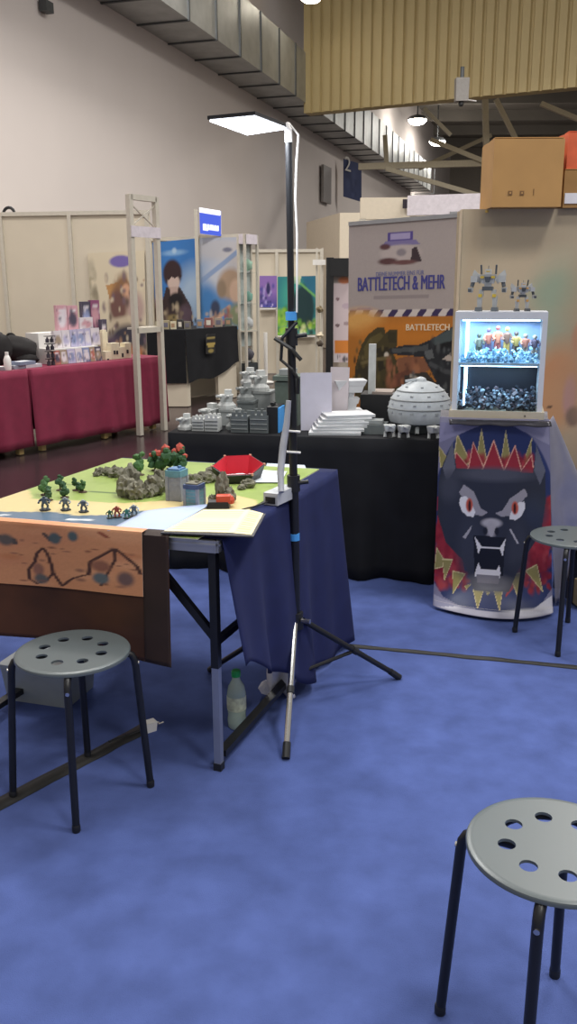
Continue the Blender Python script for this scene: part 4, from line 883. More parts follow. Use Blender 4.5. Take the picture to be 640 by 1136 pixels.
for i, f in enumerate(feet):
    a = lean(.30); d = (f-a); d.z = 0; d.normalize(); a = a + d*.028
    lg = MB().tube([a, f], .0105, 10).build('leg', M_chrome if i == 0 else M_black, t)
    if i == 0: lg['label'] = 'shiny metal leg pointing to the camera'
    e = (f-a).normalized(); MB().tube([f-e*.05, f-V(0, 0, .003)], .013, 10).build('foot_cap', M_blackp, lg)
    k = a.lerp(f, .52); MB().tube([lean(.105)+d*.02, k], .007, 8).build('strut', M_black if i else M_chrome, t)
    MB().tube([k-e*.012, k+e*.012], .0135, 10).build('joint', M_blackp, lg)
# lit panel: flat, its near right corner at the top of the pole
zP = 1.912; pc = [on(x, y, zP) for x, y in ((230, 133), (274, 149), (320, 142), (283, 128))]
ctr = sum(pc, V(0, 0, 0))/4
hd = MB().prism([p.xy for p in pc], zP+.001, zP+.011).build('lamp_head', M_blackp, t, bevel=.004)
pi_ = [p.lerp(ctr, .06) for p in pc]
MB().prism([p.xy for p in pi_], zP-.004, zP+.0005).build('diffuser', mat('led_diffuser', '#ffffff', .5, emit='#eef3ff', emit_s=9.), hd)
MB().tube([lean(1.87), lean(1.905), pc[2].lerp(ctr, .1)+V(0, 0, .01)], .012, 10).build('hinge', M_white, t)
MB().tube([pc[2]+V(.0, 0, .015), pc[2]+V(.03, .0, -.02), lean(1.8)+V(.022, 0, 0), lean(1.7)+V(.018, -.008, 0), lean(1.6)+V(.022, -.01, 0), lean(1.45)+V(.02, -.012, 0), lean(1.36)+V(.018, -.01, 0)], .0035, 6).build('power_lead', M_white, t)
MB().tube([lean(1.33)+V(.018, -.016, 0), lean(1.28)+V(-.03, -.02, 0), lean(1.22)+V(-.035, -.02, -.01), lean(1.2)+V(.0, -.02, -.02), lean(1.17)+V(.02, -.018, -.02), lean(1.1)+V(.018, -.012, 0)], .006, 6).build('cord_loop', M_blackp, t)
MB().tube([lean(1.26)+V(-.055, -.02, .02), lean(1.245)+V(.0, -.025, 0), lean(1.22)+V(.03, -.02, -.01)], .007, 6).build('clamp_lever', M_blackp, t)
for z in (.975, .905): MB().tube([lean(z)+V(-.022, -.02, .004), lean(z)+V(.025, -.018, 0)], .004, 6).build('cable_tie', M_white, t)
q0 = lean(1.08)+V(-.012, -.03, 0)
pts = [q0, at(318, 470, 2.89), at(314, 495, 2.88), at(311, 525, 2.86), on(312, 546, .79)]
MB().tube(pts, [.009, .011, .0125, .012, .010], 10).build('cable_sleeve', mat('sleeve_grey', '#9d9fa6', .5), t, smooth=True)

# ------------------------------------------------------------------ under the table
P = on(263, 806, 0); hB = .205
t = thing('bottle', 'clear plastic bottle with green cap standing on the carpet under the blue cloth', 'bottle', P)
MB().lathe([(.026, .0), (.031, .006), (.032, .03), (.030, .05), (.032, .07), (.032, .125), (.027, .15), (.015, .172), (.0125, .185)], P, 20).build('body', mat('bottle_clear', '#9fb0a4', .12, var=.05, spec=.6), t, smooth=True)
MB().lathe([(.0323, .068), (.0328, .07), (.0328, .115), (.0323, .117)], P, 20, cap0=False, cap1=False).build('label_band', mat('bottle_label', '#b9c0a8', .5, var=.3, scale=60), t, smooth=True)
MB().lathe([(.0155, .185), (.0155, .203), (.013, .207)], P, 16).build('cap', mat('cap_green', '#1e9a4a', .4), t)
P = V(-.03, 2.985, 0); t = thing('plastic_bag', 'crumpled white plastic bag at the hem of the blue cloth beside the lamp leg', 'bag', P)
MB().grid(lambda u, v: P + V(-.035+.075*u + .012*math.sin(v*7), -.01 + .03*math.sin(u*7+v*5) - .02*v, .25*(1-v)+.004), 14, 18).build('sheet', M_paper, t, smooth=True, thick=.012)
MB().blob(P+V(-.045, -.02, .03), .03, .3, 2, (1.1, .8, 1.)).build('crumple', M_paper, t)
a, b, c = on(20, 778, 0), on(75, 786, 0), on(112, 768, 0); a = b + (a-b).normalized()*.24; dd = (a-b).normalized(); nn = V(-dd.y, dd.x, 0); nn = nn if nn.y > 0 else -nn
t = thing('storage_box', 'pale grey plastic storage box on the carpet behind the stool', 'box', b+dd*.12+nn*.09)
cc = b + dd*.12 + nn*.09; rz = math.atan2(dd.y, dd.x); M_box = mat('box_plastic', '#8f979c', .4, var=.04)
m = MB(); m.box(cc+V(0, 0, .065), (.27, .2, .13), rz=rz, taper=.9); m.build('body', M_box, t, bevel=.012, smooth=True)
MB().box(cc+V(0, 0, .137), (.285, .215, .014), rz=rz).build('lid', M_box, t, bevel=.005)
for s_ in (-1, 1): MB().box(cc+dd*s_*.143+V(0, 0, .128), (.012, .07, .02), rz=rz).build('clip', mat('clip_grey', '#6f767b', .5), t, bevel=.003)
P = on(166, 811, 0); t = thing('power_plug', 'small white plug lying at the end of the taped cable by the stool', 'plug', P)
MB().box(P+V(0, 0, .018), (.045, .032, .034), rz=.6, taper=.85).build('housing', M_white, t, bevel=.006)
MB().tube([P+V(-.02, -.01, .012), P+V(-.06, -.035, .006), P+V(-.12, -.08, .005)], .005, 8).build('cable', M_blackp, t)
for s_ in (-.008, .008): MB().tube([P+V(.02+s_, .016, .018), P+V(.035+s_, .028, .018)], .003, 6).build('pin', M_chrome, t)
def strip(label, pts, w, cat='tape', mt=M_tape, name='floor_tape'):
    m = MB(); pts = [Vector(p) for p in pts]; n = 40
    tot = [pts[0].lerp(pts[1], i/n) for i in range(n+1)] if len(pts) == 2 else pts
    d = (tot[-1]-tot[0]).normalized(); s_ = V(-d.y, d.x, 0)
    L = [p + s_*(w/2+.006*mnoise.noise(p*9)) for p in tot]; Rr = [p - s_*(w/2+.006*mnoise.noise(p*9+V(5, 5, 5))) for p in tot]
    for i in range(len(tot)-1):
        hgt = lambda p, k: V(p.x, p.y, .0012 + k)
        m.face([hgt(Rr[i], 0), hgt(Rr[i+1], 0), hgt(tot[i+1], .006), hgt(tot[i], .006)]); m.face([hgt(tot[i], .006), hgt(tot[i+1], .006), hgt(L[i+1], 0), hgt(L[i], 0)])
    bmesh.ops.remove_doubles(m.bm, verts=m.bm.verts[:], dist=.0003)
    return tag(m.build(name, mt, None, smooth=True, thick=.001), label, cat)
strip('black tape running over the carpet under the stool to the white plug', [on(-40, 913, 0), on(164, 806, 0)], .06)
strip('dark taped cable running over the carpet from the blue cloth past the black beast print', [on(352, 713, 0), V(1.7, 3.035, 0)], .035)

# ------------------------------------------------------------------ black display table
kA, kB = V(-.615, 4.50, 0), V(.78, 4.215, 0)
kt, kd, kn = clothtable('display_table', 'long table under a black cloth covered with grey model parts', kA, kB, .9, .715, .004, M_blackcloth, .03, ((.1, .1), (1.3, .1), (.1, .8), (1.3, .8)), M_alu, waves=4.5, ph=.8)
krz = math.atan2(kd.y, kd.x); ZK = .7165
def kp(px, d, z=ZK): p = onplane(px, 478, kA - kn*d, kn); return V(p.x, p.y, z)
Mg1 = mat('foam_pale', '#b9bcbb', .8, var=.08, scale=30); Mg2 = mat('foam_mid', '#8b8f8f', .8, var=.1, scale=30); Mg3 = mat('foam_dark', '#5f6566', .8, var=.12, scale=30); Mg4 = mat('foam_green', '#5a665f', .8, var=.1, scale=30)
def kbox(x0, x1, d, hpx, dep, name, mt, par, z=ZK, taper=1., bev=.004):
    a, b = kp(x0, d, z), kp(x1, d, z); s_ = ((a.y+b.y)/2)/962
    return MB().box((a+b)/2 - kn*dep/2 + V(0, 0, hpx*s_/2), ((b-a).length, dep, hpx*s_), rz=krz, taper=taper).build(name, mt, par, bevel=bev)
def wallblock(x0, x1, d, hpx, mt, label, crown=3):
    a, b = kp(x0, d), kp(x1, d); t = thing('foam_block', label, 'model', (a+b)/2, krz, group='grey model blocks on the black table'); s_ = a.y/962; w = (b-a).length; dep = min(w, .14)
    kbox(x0, x1, d, hpx*.8, dep, 'body', mt, t)
    m = MB()
    for i in range(crown):
        for dd_ in (.08, .92): m.box(a.lerp(b, (i+.5)/crown) - kn*dep*dd_ + V(0, 0, hpx*s_*.9), (w/crown*.6, dep*.16, hpx*s_*.22), rz=krz)
    m.build('crown', mt, t)
    m = MB()
    for i in range(3): m.box((a+b)/2 + kn*.002 + V(0, 0, hpx*s_*(.18+.22*i)), (w*.92, .006, hpx*s_*.03), rz=krz)
    m.build('groove_band', Mg3 if mt is not Mg3 else Mg2, t)
    return t
wallblock(213, 226, .07, 16, Mg1, 'pale grey model block, left end of the front row on the black table')
wallblock(227, 242, .07, 18, Mg1, 'second pale grey model block, just right of the left end one')
wallblock(256, 275, .06, 22, Mg3, 'dark grey crenellated block, left one of the pair')
wallblock(277, 297, .06, 24, Mg3, 'dark grey crenellated block, right one of the pair beside the black case')
def gun(x, d, z, sc, mt, label, base=None, seed=1):
    P = kp(x, d, z); t = thing('model_turret', label, 'model', P, krz+.2*seed)
    MB().lathe([(.06*sc, 0), (.06*sc, .02*sc), (.04*sc, .04*sc)], P, 8).build('base', mt, t)
    MB().box(P+V(0, 0, .06*sc), (.085*sc, .07*sc, .05*sc), rz=krz+.2*seed, taper=.8).build('turret', mt, t, bevel=.006)
    MB().tube([P+V(.02*sc, 0, .07*sc), P+V(.0*sc, -.085*sc, .085*sc)], .009*sc, 8).tube([P+V(-.02*sc, 0, .07*sc), P+V(-.055*sc, -.08*sc, .085*sc)], .009*sc, 8).box(P+V(.01*sc, .015*sc, .1*sc), (.045*sc, .04*sc, .03*sc), rz=krz+.2*seed).build('barrel', mt, t)
def ped(x0, x1, d, hpx, mt, label):
    a, b = kp(x0, d), kp(x1, d); t = thing('foam_plinth', label, 'model', (a+b)/2, krz); o = kbox(x0, x1, d, hpx, .13, 'body', mt, t, taper=1.08)
    s_ = a.y/962; MB().box((a+b)/2 - kn*.065 + V(0, 0, hpx*s_+.006), ((b-a).length*1.08, .14, .012), rz=krz).build('cap', mt, t, bevel=.003); return ZK + hpx*s_ + .013
z1 = ped(244, 262, .27, 15, Mg2, 'mid grey model plinth behind the gap between pale and dark blocks'); gun(252, .33, z1, .85, Mg1, 'pale model turret standing on the mid grey plinth', seed=1)
z2 = ped(264, 282, .36, 22, Mg3, 'dark model plinth behind the dark crenellated pair'); gun(273, .42, z2, .8, Mg2, 'grey model turret on the dark plinth behind the crenellated pair', seed=2)
z3 = ped(282, 300, .45, 30, Mg2, 'tall grey model plinth at the back left of the black table'); gun(288, .5, z3, .95, Mg1, 'pale model turret topping the tall grey plinth', seed=3)
z4 = ped(270, 284, .62, 32, Mg3, 'tall dark plinth at the rear corner of the black table'); gun(277, .67, z4, .8, Mg1, 'small pale model turret highest at the back of the heap', seed=-1)
gun(234, .33, ZK, .95, Mg1, 'pale model turret on the table behind the pale blocks', seed=-2)
gun(206, .12, ZK, .7, Mg1, 'small pale model turret at the far left corner of the black table', seed=0)
gun(262, .17, ZK+.0, .9, Mg2, 'mid grey turret tucked between pale and dark blocks', seed=2)
t = thing('tower_model', 'dark greenish grey tower model just left of the lamp pole', 'model', kp(318, .34)); kbox(305, 331, .3, 48, .15, 'body', Mg4, t, taper=.9); kbox(303, 333, .29, 5, .17, 'cornice', Mg4, t, z=ZK+48*4.8/962+.001); kbox(310, 326, .33, 6, .1, 'roof_block', Mg2, t, z=ZK+53*4.8/962+.002)
t = thing('carrying_case', 'black case with a bright blue stripe beside the dark crenellated blocks', 'case', kp(303, .09)); kbox(296, 308, .08, 28, .16, 'body', M_blackp, t, bev=.01); kbox(308.3, 310, .085, 27, .13, 'stripe', M_bluetape, t, bev=.002)
kbox(300, 304, .12, 3, .05, 'handle', M_blackp, t, z=ZK+28*4.6/962, bev=.003)
# foam sheets
M_foams = mat('foam_lavender', '#bcb9c6', .7, var=.03); M_foamw = mat('foam_white', '#cfd0d2', .7, var=.04)
def standing(x0, x1, d, y0px, lab, tilt, mt):
    a, b = kp(x0, d), kp(x1, d); h = y0px*a.y/962; R = Matrix.Rotation(krz+tilt, 3, 'Z') @ Matrix.Rotation(-.12, 3, 'X')
    t = thing('foam_sheet', lab, 'sheet', (a+b)/2); MB().box((a+b)/2 + R @ V(0, 0, h/2), ((b-a).length, .008, h), R=R).build('sheet', mt, t)
    MB().box((a+b)/2 + R @ V(0, .006, h/2), ((b-a).length*.98, .003, h*.98), R=R).build('backing', M_foamw, t)
standing(334, 368, .2, 62, 'pale lavender foam sheet standing upright right of the lamp pole', .25, M_foams)
standing(364, 385, .34, 64, 'second foam sheet, pinkish, standing behind the lavender one', -.15, mat('foam_pinkish', '#c4bbbf', .7, var=.03))
for i in range(6):
    a = kp(340+3*i, .03+.012*i, ZK + .0155*i); b = kp(398+2.3*i, .06+.02*i, ZK+.0155*i); b.z = a.z
    d_ = (b-a); rz = math.atan2(d_.y, d_.x) + .05*(i % 3)
    t = thing('foam_board', ['lowest', 'second lowest', 'third', 'fourth', 'fifth', 'topmost'][i] + ' board in the stack of white foam boards on the black table', 'board', (a+b)/2, group='stacked white foam boards')
    MB().box((a+b)/2 - kn*.09 + V(0, 0, .0075), (d_.length, .17, .0135), rz=rz).build('board', M_foamw, t, bevel=.002)
    MB().box((a+b)/2 - kn*.09 + V(0, 0, .0075), (d_.length+.002, .172, .003), rz=rz).build('core_line', Mg2, t)
# white stacked ship model
P = kp(387, .42); t = thing('model_ship', 'white stacked model ship behind the foam boards', 'model', P)
for z, w, dp, h in ((0, .06, .06, .05), (.05, .13, .1, .035), (.085, .07, .07, .03), (.115, .1, .08, .03), (.145, .05, .05, .03), (.175, .14, .1, .035), (.21, .17, .12, .03)): MB().box(P+V(0, 0, z+h/2), (w, dp, h), rz=krz+.3, taper=.85).build('deck', M_foamw, t, bevel=.004)
MB().box(P+V(-.06, 0, .16), (.1, .03, .012), rz=krz).build('wing', M_foamw, t)
t = thing('plank', 'narrow pale grey plank standing upright in front of the battle picture', 'plank', kp(411, .55)); kbox(407.5, 415, .55, 83, .03, 'plank', Mg1, t); kbox(405.5, 417, .53, 3, .06, 'foot', Mg1, t)
t = thing('model_case', 'dark carton between the plank and the silver dome', 'box', kp(415, .4)); kbox(399, 433, .52, 30, .2, 'carton', M_blackp, t); kbox(412, 434, .54, 3, .16, 'lid', mat('tan_lid', '#8c8078', .7), t, z=ZK+.149)
t = thing('model_tray', 'low dark grey model base left of the silver dome', 'model', kp(414, .15)); kbox(401, 428, .12, 10, .14, 'base', Mg3, t); kbox(404, 424, .14, 4, .08, 'ridge', Mg2, t, z=ZK+.048)
# silver dome ship
P = kp(465, .27); r = .162; t = thing('dome_model', 'large silver grey domed spaceship model on the black table', 'model', P)
zc = .105; prof = [(r*math.cos(a), zc + r*.94*math.sin(a)) for a in np.linspace(-.35, 1.5, 26)]
M_dome = mat('dome_silver', '#bcc3c8', .45, var=.06, scale=40)
hull = MB().lathe(prof, P, 48).build('hull', M_dome, t, smooth=True)
m = MB()
for a in (.12, .42, .75): m.tube([P+V((r+.001)*math.cos(a)*math.cos(q_), (r+.001)*math.cos(a)*math.sin(q_), zc+r*.94*math.sin(a)) for q_ in np.linspace(0, 2*PI, 49)], .0035, 6)
m.build('panel_band', Mg2, t)
for a, n_, s_ in ((.27, 14, .012), (.58, 10, .012), (.0, 16, .014), (.95, 7, .012)):
    for k in range(n_):
        q_ = 2*PI*k/n_ + a*3; n3_ = V(math.cos(a)*math.cos(q_), math.cos(a)*math.sin(q_), math.sin(a)); MB().box(P+V(0, 0, zc)+V(n3_.x*r, n3_.y*r, n3_.z*r*.94), (s_*1.2, .006, s_*.7), rz=q_-PI/2).build('port', mat('port_grey', '#a2a8ac', .5), t)
pass
MB().lathe([(.03, 0), (.024, .012), (.006, .02)], P+V(0, 0, zc+r*.935), 16).build('cap', M_dome, t)
MB().bar(P+V(-.08, -.02, zc+r*.93), P+V(.0, 0, zc+r*.99), .012).build('crest', M_dome, t)
MB().lathe([(.10, .0), (.12, .025), (r*.93, .05)], P, 24).build('engine_ring', Mg3, t)
for k in range(6): 
    q_ = k*PI/3+.3; lg = MB().tube([P+V(.12*math.cos(q_), .12*math.sin(q_), .06), P+V(.145*math.cos(q_), .145*math.sin(q_), .006)], .011, 8).build('landing_leg', Mg2, t)
for i, (x, d) in enumerate(((432, .05), (448, .04), (481, .04))):
    P = kp(x, d); t = thing('model_walker', ['leftmost pale walker model in front of the silver dome', 'pale walker model before the middle of the silver dome', 'pale walker model at the right foot of the silver dome'][i], 'model', P, krz+.3*i)
    for s_ in (-1, 1): MB().tube([P+V(s_*.022, 0, 0), P+V(s_*.02, .01, .022), P+V(s_*.01, 0, .036)], .008, 6).build('leg', Mg1, t)
    MB().box(P+V(0, 0, .046), (.055, .045, .03), rz=.3*i, taper=.8).build('body', Mg1, t, bevel=.004); MB().tube([P+V(.0, -.02, .055), P+V(.01, -.055, .06)], .006, 6).build('barrel', Mg1, t)

# ------------------------------------------------------------------ tall printed cabinet behind the display case
sA = at(514, 232, 4.75); zS = sA.z; xs = sA.x
t = thing('backdrop_cabinet', 'tall cabinet faced with a beige desert print behind the display case', 'cabinet', V(1.4, 4.85, 0))
MB().box(V((xs+2.08)/2+.004, 4.85, zS/2), (2.08-xs, .18, zS)).build('body', mat('cabinet_tan', '#a8987f', .7), t)
q = quadpos(V(xs, 4.75, zS), V(2.08, 4.75, zS), V(2.08, 4.75, 0), V(xs, 4.75, 0))
def su(px, py): p = at(px, py, 4.75); return ((p.x-xs)/(2.08-xs), (zS-p.z)/zS)
ops = [('ell', *su(560, 270), .3, .12, '#b3a58c', .9), ('ell', *su(600, 300), .3, .08, '#bfae93', .9), ('ell', *su(560, 262), .25, .05, '#a89a83', .9), ('ell', *su(625, 335), .14, .12, '#a3a58c', .9), ('ell', *su(620, 375), .12, .06, '#9aa690', .9), ('ell', *su(618, 325), .1, .05, '#98a48c', .95),
  ('ell', *su(622, 420), .12, .1, '#c08a62', .8), ('ell', *su(612, 450), .1, .08, '#c4936a', .8), ('ell', *su(632, 440), .03, .06, '#b58a8e', .6), ('ell', *su(636, 462), .035, .03, '#4a464c', .5), ('ell', *su(640, 375), .02, .04, '#b9806a', .5), ('ell', *su(610, 452), .01, .004, '#2d2320', .4), ('grad', .6, .9, '#6f6254'), ('ell', .75, .4, .25, .3, '#b08c6c', .9), ('ell', *su(520, 400), .04, .4, '#b8a58a', .9)]
art('print', q, 90, 140, raster(90, 140, '#b5a68c', ops, grain=.02), t, th=.004, rough=.6)
MB().box(V(xs-.003, 4.785, zS/2), (.006, .06, zS)).build('edge_strip', mat('edge_cream', '#c8b9a0', .6), t)
MB().lathe([(.008, 0), (.008, .012)], at(540, 236, 4.745), 10).build('clip', mat('brass', '#c0a050', .4), t)
def carton(x0, x1, y0, y1, Y, dep, label, mt, marks=True, z0=None):
    a, b = at(x0, y1, Y), at(x1, y1, Y); top = at(x0, y0, Y).z; z0 = z0 if z0 is not None else a.z
    c = V((a.x+b.x)/2, Y+dep/2, (z0+top)/2); w = b.x-a.x; t = thing('carton', label, 'box', V(c.x, c.y, z0))
    MB().box(c, (w, dep, top-z0)).build('body', mt, t, bevel=.003)
    MB().box(V(c.x, Y+dep/2, top+.001), (w, .05, .002)).build('tape', M_cardd, t)
    for k, s_ in enumerate((-1, 1)):
        MB().box(V(c.x, Y+dep/2+s_*dep*.27, top+.004), (w*.98, dep*.42, .004), R=Matrix.Rotation(.03*s_, 3, 'X')).build('flap', mt, t)
    return t, c, w, top
t, c, w, top = carton(545, 622, 154, 229, 4.65, .28, 'large brown carton on top of the beige print cabinet', M_card, z0=zS+.001)
for x in (566, 579): 
    p = at(x, 214, 4.648); MB().box(p, (.02, .002, .02)).box(p+V(0, -.0005, 0), (.008, .002, .008), m=1).build('care_mark', [M_cardd, M_card], t)
p = at(592, 213, 4.648); MB().box(p, (.003, .002, .03)).build('care_mark', M_cardd, t)
t2, c2, w2, top2 = carton(624, 690, 189, 229, 4.71, .22, 'lower brown carton with a white label, cut by the right edge', mat('cardboard_dark', '#a07a48', .8, var=.06), z0=zS+.001)
p = at(634, 220, 4.707); MB().box(p, (.07, .003, .05)).build('label', M_paper, t2)
carton(628, 690, 147, 188, 4.73, .18, 'orange red box with a white edge on top of the lower carton', mat('orange_box', '#d8643c', .5), z0=top2+.007)
p0_ = at(626, 150, 4.375)
# ------------------------------------------------------------------ plinth with the beast print
pTL, pTR, pBR, pBL = V(.667, 3.878, .882), V(1.122, 3.79, .882), V(1.195, 3.79, 0), V(.668, 3.878, 0)
t = thing('display_plinth', 'plinth with a foil print of a snarling black beast head, carrying the glowing display case', 'plinth', V(.92, 4.0, 0))
MB().prism([(.675, 3.90), (1.125, 3.815), (1.20, 4.09), (.72, 4.16)], 0, .872).build('body', mat('plinth_grey', '#77757c', .7), t)
def plp(u, v):
    p = (pTL*(1-u)+pTR*u)*(1-v) + (pBL*(1-u)+pBR*u)*v
    f = max(0, (v-.8)/.2); bulge = math.sin(PI*min(1, max(0, u)))**.7
    out = .012*math.sin(u*5+v*4)*v + f**2*(.04 + .10*bulge) + .018*bulge
    z = p.z + f**2*.004 + (.03*f*(1-bulge) if False else 0)
    return V(p.x - out*.2, p.y - out*.98 - .003, max(.004, z*1.0 + (.012 if v > .97 else 0)))
def W(x, y):
    v = (y-92)/812; xl = 65-16*v; xr = 527+18*v; return ((x-xl)/(xr-xl), v)
WP = lambda *P: [W(*p) for p in P]
fur = '#2c2f3a'; red = '#8f2a33'; gold = '#8c8350'; sil = '#b0aeb6'
ops = [('ell', *W(300, 490), .55, .50, '#2a3560', .02), ('ell', *W(300, 490), .52, .475, '#27325c', .02), ('poly', WP((50, 600), (54, 800), (90, 850), (180, 880), (300, 890), (420, 882), (500, 850), (545, 790), (545, 560)), '#27325c')]
def spike(a, tip, b, col, edge='#c9b98a'): return [('poly', WP(a, tip, b), edge), ('poly', WP(*[(k[0]*.86+((a[0]+tip[0]+b[0])/3)*.14, k[1]*.86+((a[1]+tip[1]+b[1])/3)*.14) for k in (a, tip, b)]), col)]
for a, tip, b in (((120, 300), (140, 155), (205, 280)), ((215, 300), (243, 130), (275, 300)), ((320, 300), (345, 135), (375, 300)), ((405, 300), (455, 165), (450, 310)), ((70, 300), (60, 210), (130, 290))): ops += spike(a, tip, b, gold)
ops += [('poly', WP((130, 290), (460, 290), (440, 330), (300, 305), (140, 330)), red), ('poly', WP((60, 420), (62, 650), (130, 730), (190, 800), (150, 560)), red), ('poly', WP((545, 380), (535, 560), (520, 720), (440, 740), (350, 830), (400, 600), (470, 500)), red), ('speck', 160, 0, .55, .3, .88, .012, .03, ['#7c1d27', '#9c3a40', '#8f2630']), ('speck', 160, .7, .4, 1, .88, .012, .03, ['#7c1d27', '#9c3a40', '#8f2630']), ('speck', 120, .2, .19, .85, .28, .012, .03, ['#7c1d27', '#a83a40', '#8f2630'])]
for a, tip, b in (((125, 310), (135, 230), (200, 300)), ((185, 320), (208, 185), (260, 300)), ((240, 320), (295, 175), (345, 310)), ((330, 320), (385, 195), (420, 320)), ((390, 330), (455, 235), (470, 330))): ops += spike(a, tip, b, red, '#d8a08c')
for a, tip, b in (((60, 640), (50, 740), (110, 720)), ((85, 690), (95, 790), (130, 690)), ((130, 740), (130, 840), (185, 750)), ((365, 745), (405, 840), (435, 720)), ((430, 720), (505, 810), (480, 690)), ((180, 800), (190, 815), (210, 790)), ((215, 810), (235, 880), (265, 800)), ((300, 805), (325, 880), (340, 800)), ((265, 810), (278, 830), (292, 806))): ops += spike(a, tip, b, gold)
ops += [('poly', WP((75, 300), (122, 190), (140, 300), (300, 300), (430, 310), (460, 310), (473, 195), (512, 300), (515, 420), (495, 560), (420, 680), (365, 810), (220, 815), (180, 700), (100, 620), (62, 500), (65, 360)), fur),
  ('poly', WP((80, 300), (122, 190), (135, 300), (100, 360)), '#5d5f6c'), ('poly', WP((465, 300), (473, 195), (512, 300), (490, 360)), '#5d5f6c'), ('ell', *W(300, 320), .32, .035, '#4a4c58', .8), ('ell', *W(110, 380), .09, .07, '#3c3f4b', .9), ('ell', *W(470, 470), .1, .08, '#2f3546', .9),
  ('ell', *W(200, 640), .1, .16, '#363945', .9), ('ell', *W(400, 640), .08, .16, '#363945', .9), ('ell', *W(290, 780), .17, .045, '#5a5a64', .7),
  ('poly', WP((152, 400), (172, 366), (215, 395), (245, 465), (275, 480), (250, 497), (215, 490)), '#8f8c96'), ('poly', WP((438, 400), (425, 375), (365, 420), (335, 470), (305, 482), (330, 497), (375, 490)), '#8f8c96'),
  ('poly', WP((153, 445), (158, 420), (180, 414), (203, 438), (222, 482), (214, 502), (190, 500), (166, 480)), '#d6d5dc'), ('poly', WP((364, 495), (378, 458), (403, 432), (426, 430), (429, 458), (414, 492), (390, 509), (366, 506)), '#cfced5'), ('poly', WP((150, 395), (178, 405), (225, 440), (240, 480), (200, 420)), '#8f8c96'), ('poly', WP((440, 405), (405, 430), (350, 480), (380, 430), (425, 385)), '#8f8c96'),
  ('ell', *W(196, 452), .03, .036, '#b5523f', .3), ('ell', *W(197, 455), .012, .03, '#3a1614', .3), ('ell', *W(387, 458), .03, .034, '#b5523f', .3), ('ell', *W(386, 460), .012, .028, '#3a1614', .3),
  ('ell', *W(290, 525), .085, .024, '#a7a4ac', .5), ('ell', *W(288, 555), .05, .04, '#8b8892', .5), ('ell', *W(265, 560), .02, .02, '#1c1d24', .4), ('ell', *W(312, 560), .02, .02, '#1c1d24', .4), ('poly', WP((265, 520), (315, 520), (290, 600)), '#a7a4ac', .7),
  ('poly', WP((170, 590), (208, 537), (205, 555), (182, 598)), '#9d9ba4'), ('poly', WP((362, 545), (372, 548), (405, 608), (398, 610)), '#a9a7b0'),
  ('poly', WP((215, 580), (350, 585), (340, 750), (222, 755)), '#15161b'), ('poly', WP((220, 585), (245, 620), (250, 628), (325, 628), (332, 620), (350, 588), (338, 668), (326, 634), (246, 634), (237, 662)), '#d4d2d8'), ('poly', WP((222, 760), (226, 735), (238, 697), (247, 725), (312, 727), (324, 703), (330, 735), (328, 760)), '#d0ced5'), ('poly', WP((228, 750), (326, 750), (322, 785), (235, 785)), '#6f6d77'),
  ('poly', [(0, .978), (1, .978), (1, 1), (0, 1)], '#a5a4b2'), ('ell', .8, .975, .2, .02, '#cfced6', .6), ('ell', .1, .98, .12, .012, '#c9c8d0', .6), ('poly', [(0, .93), (.25, .97), (0, 1)], '#8f8fa6'), ('poly', [(1, .9), (.8, .97), (1, 1)], '#c3c2cb'), ('poly', [(0, 0), (.52, 0), (.0, .13)], '#8583a0'), ('poly', [(.55, 0), (1, 0), (1, .13)], '#8a889f'), ('poly', [(0, 0), (1, 0), (1, .028), (0, .028)], '#8f8da0')]
art('foil_print', plp, 150, 240, raster(150, 240, '#73728c', ops, grain=.05), t, th=.002, rough=.32)
# silver foil drape at its right side
edge = [V(1.124, 3.795, .872), V(1.15, 3.80, .55), V(1.175, 3.80, .3), V(1.215, 3.82, .02)]
outr = [at(613.5, 461, 3.83), at(642, 528, 3.87), at(646, 590, 3.9), at(623, 664, 3.9)]
def lerp_poly(P, v):
    k = v*(len(P)-1); i = min(int(k), len(P)-2); return P[i].lerp(P[i+1], k-i)
def fold(u, v):
    p = lerp_poly(edge, v).lerp(lerp_poly(outr, v), u); return p + V(0, -.015*math.sin(u*8+v*2)*v - .012*v*mnoise.noise(V(u*4, v*6, 1)), 0)
MB().grid(fold, 20, 40).build('foil_drape', mat('foil_silver', '#8f8e9c', .3, metal=.35, var=.05), t, smooth=True, thick=.002)
m = MB(); m.grid(lambda u, v: V(.70+.42*u, 3.862-.082*u-.012-.03*v, 0.8745 + .003*math.sin(u*20)*v - .02*v*v), 30, 4); m.build('foil_fold', mat('foil_dark', '#3c3b42', .2, metal=.5), t, smooth=True, thick=.002)
# dark boxes standing beyond the stool at the right edge
t = thing('equipment_case', 'dark case with a tan corner on the floor at the right edge behind the stool', 'case', V(1.43, 3.98, 0))
MB().box(V(1.50, 4.0, .14), (.38, .3, .28), rz=.1).build('body', M_blackp, t, bevel=.015); MB().box(V(1.335, 3.835, .08), (.05, .05, .12), rz=.1).build('corner', mat('tan_corner', '#8a7a58', .6), t, bevel=.01)
MB().box(V(1.50, 3.845, .285), (.16, .03, .02), rz=.1).build('handle', M_black, t, bevel=.005)

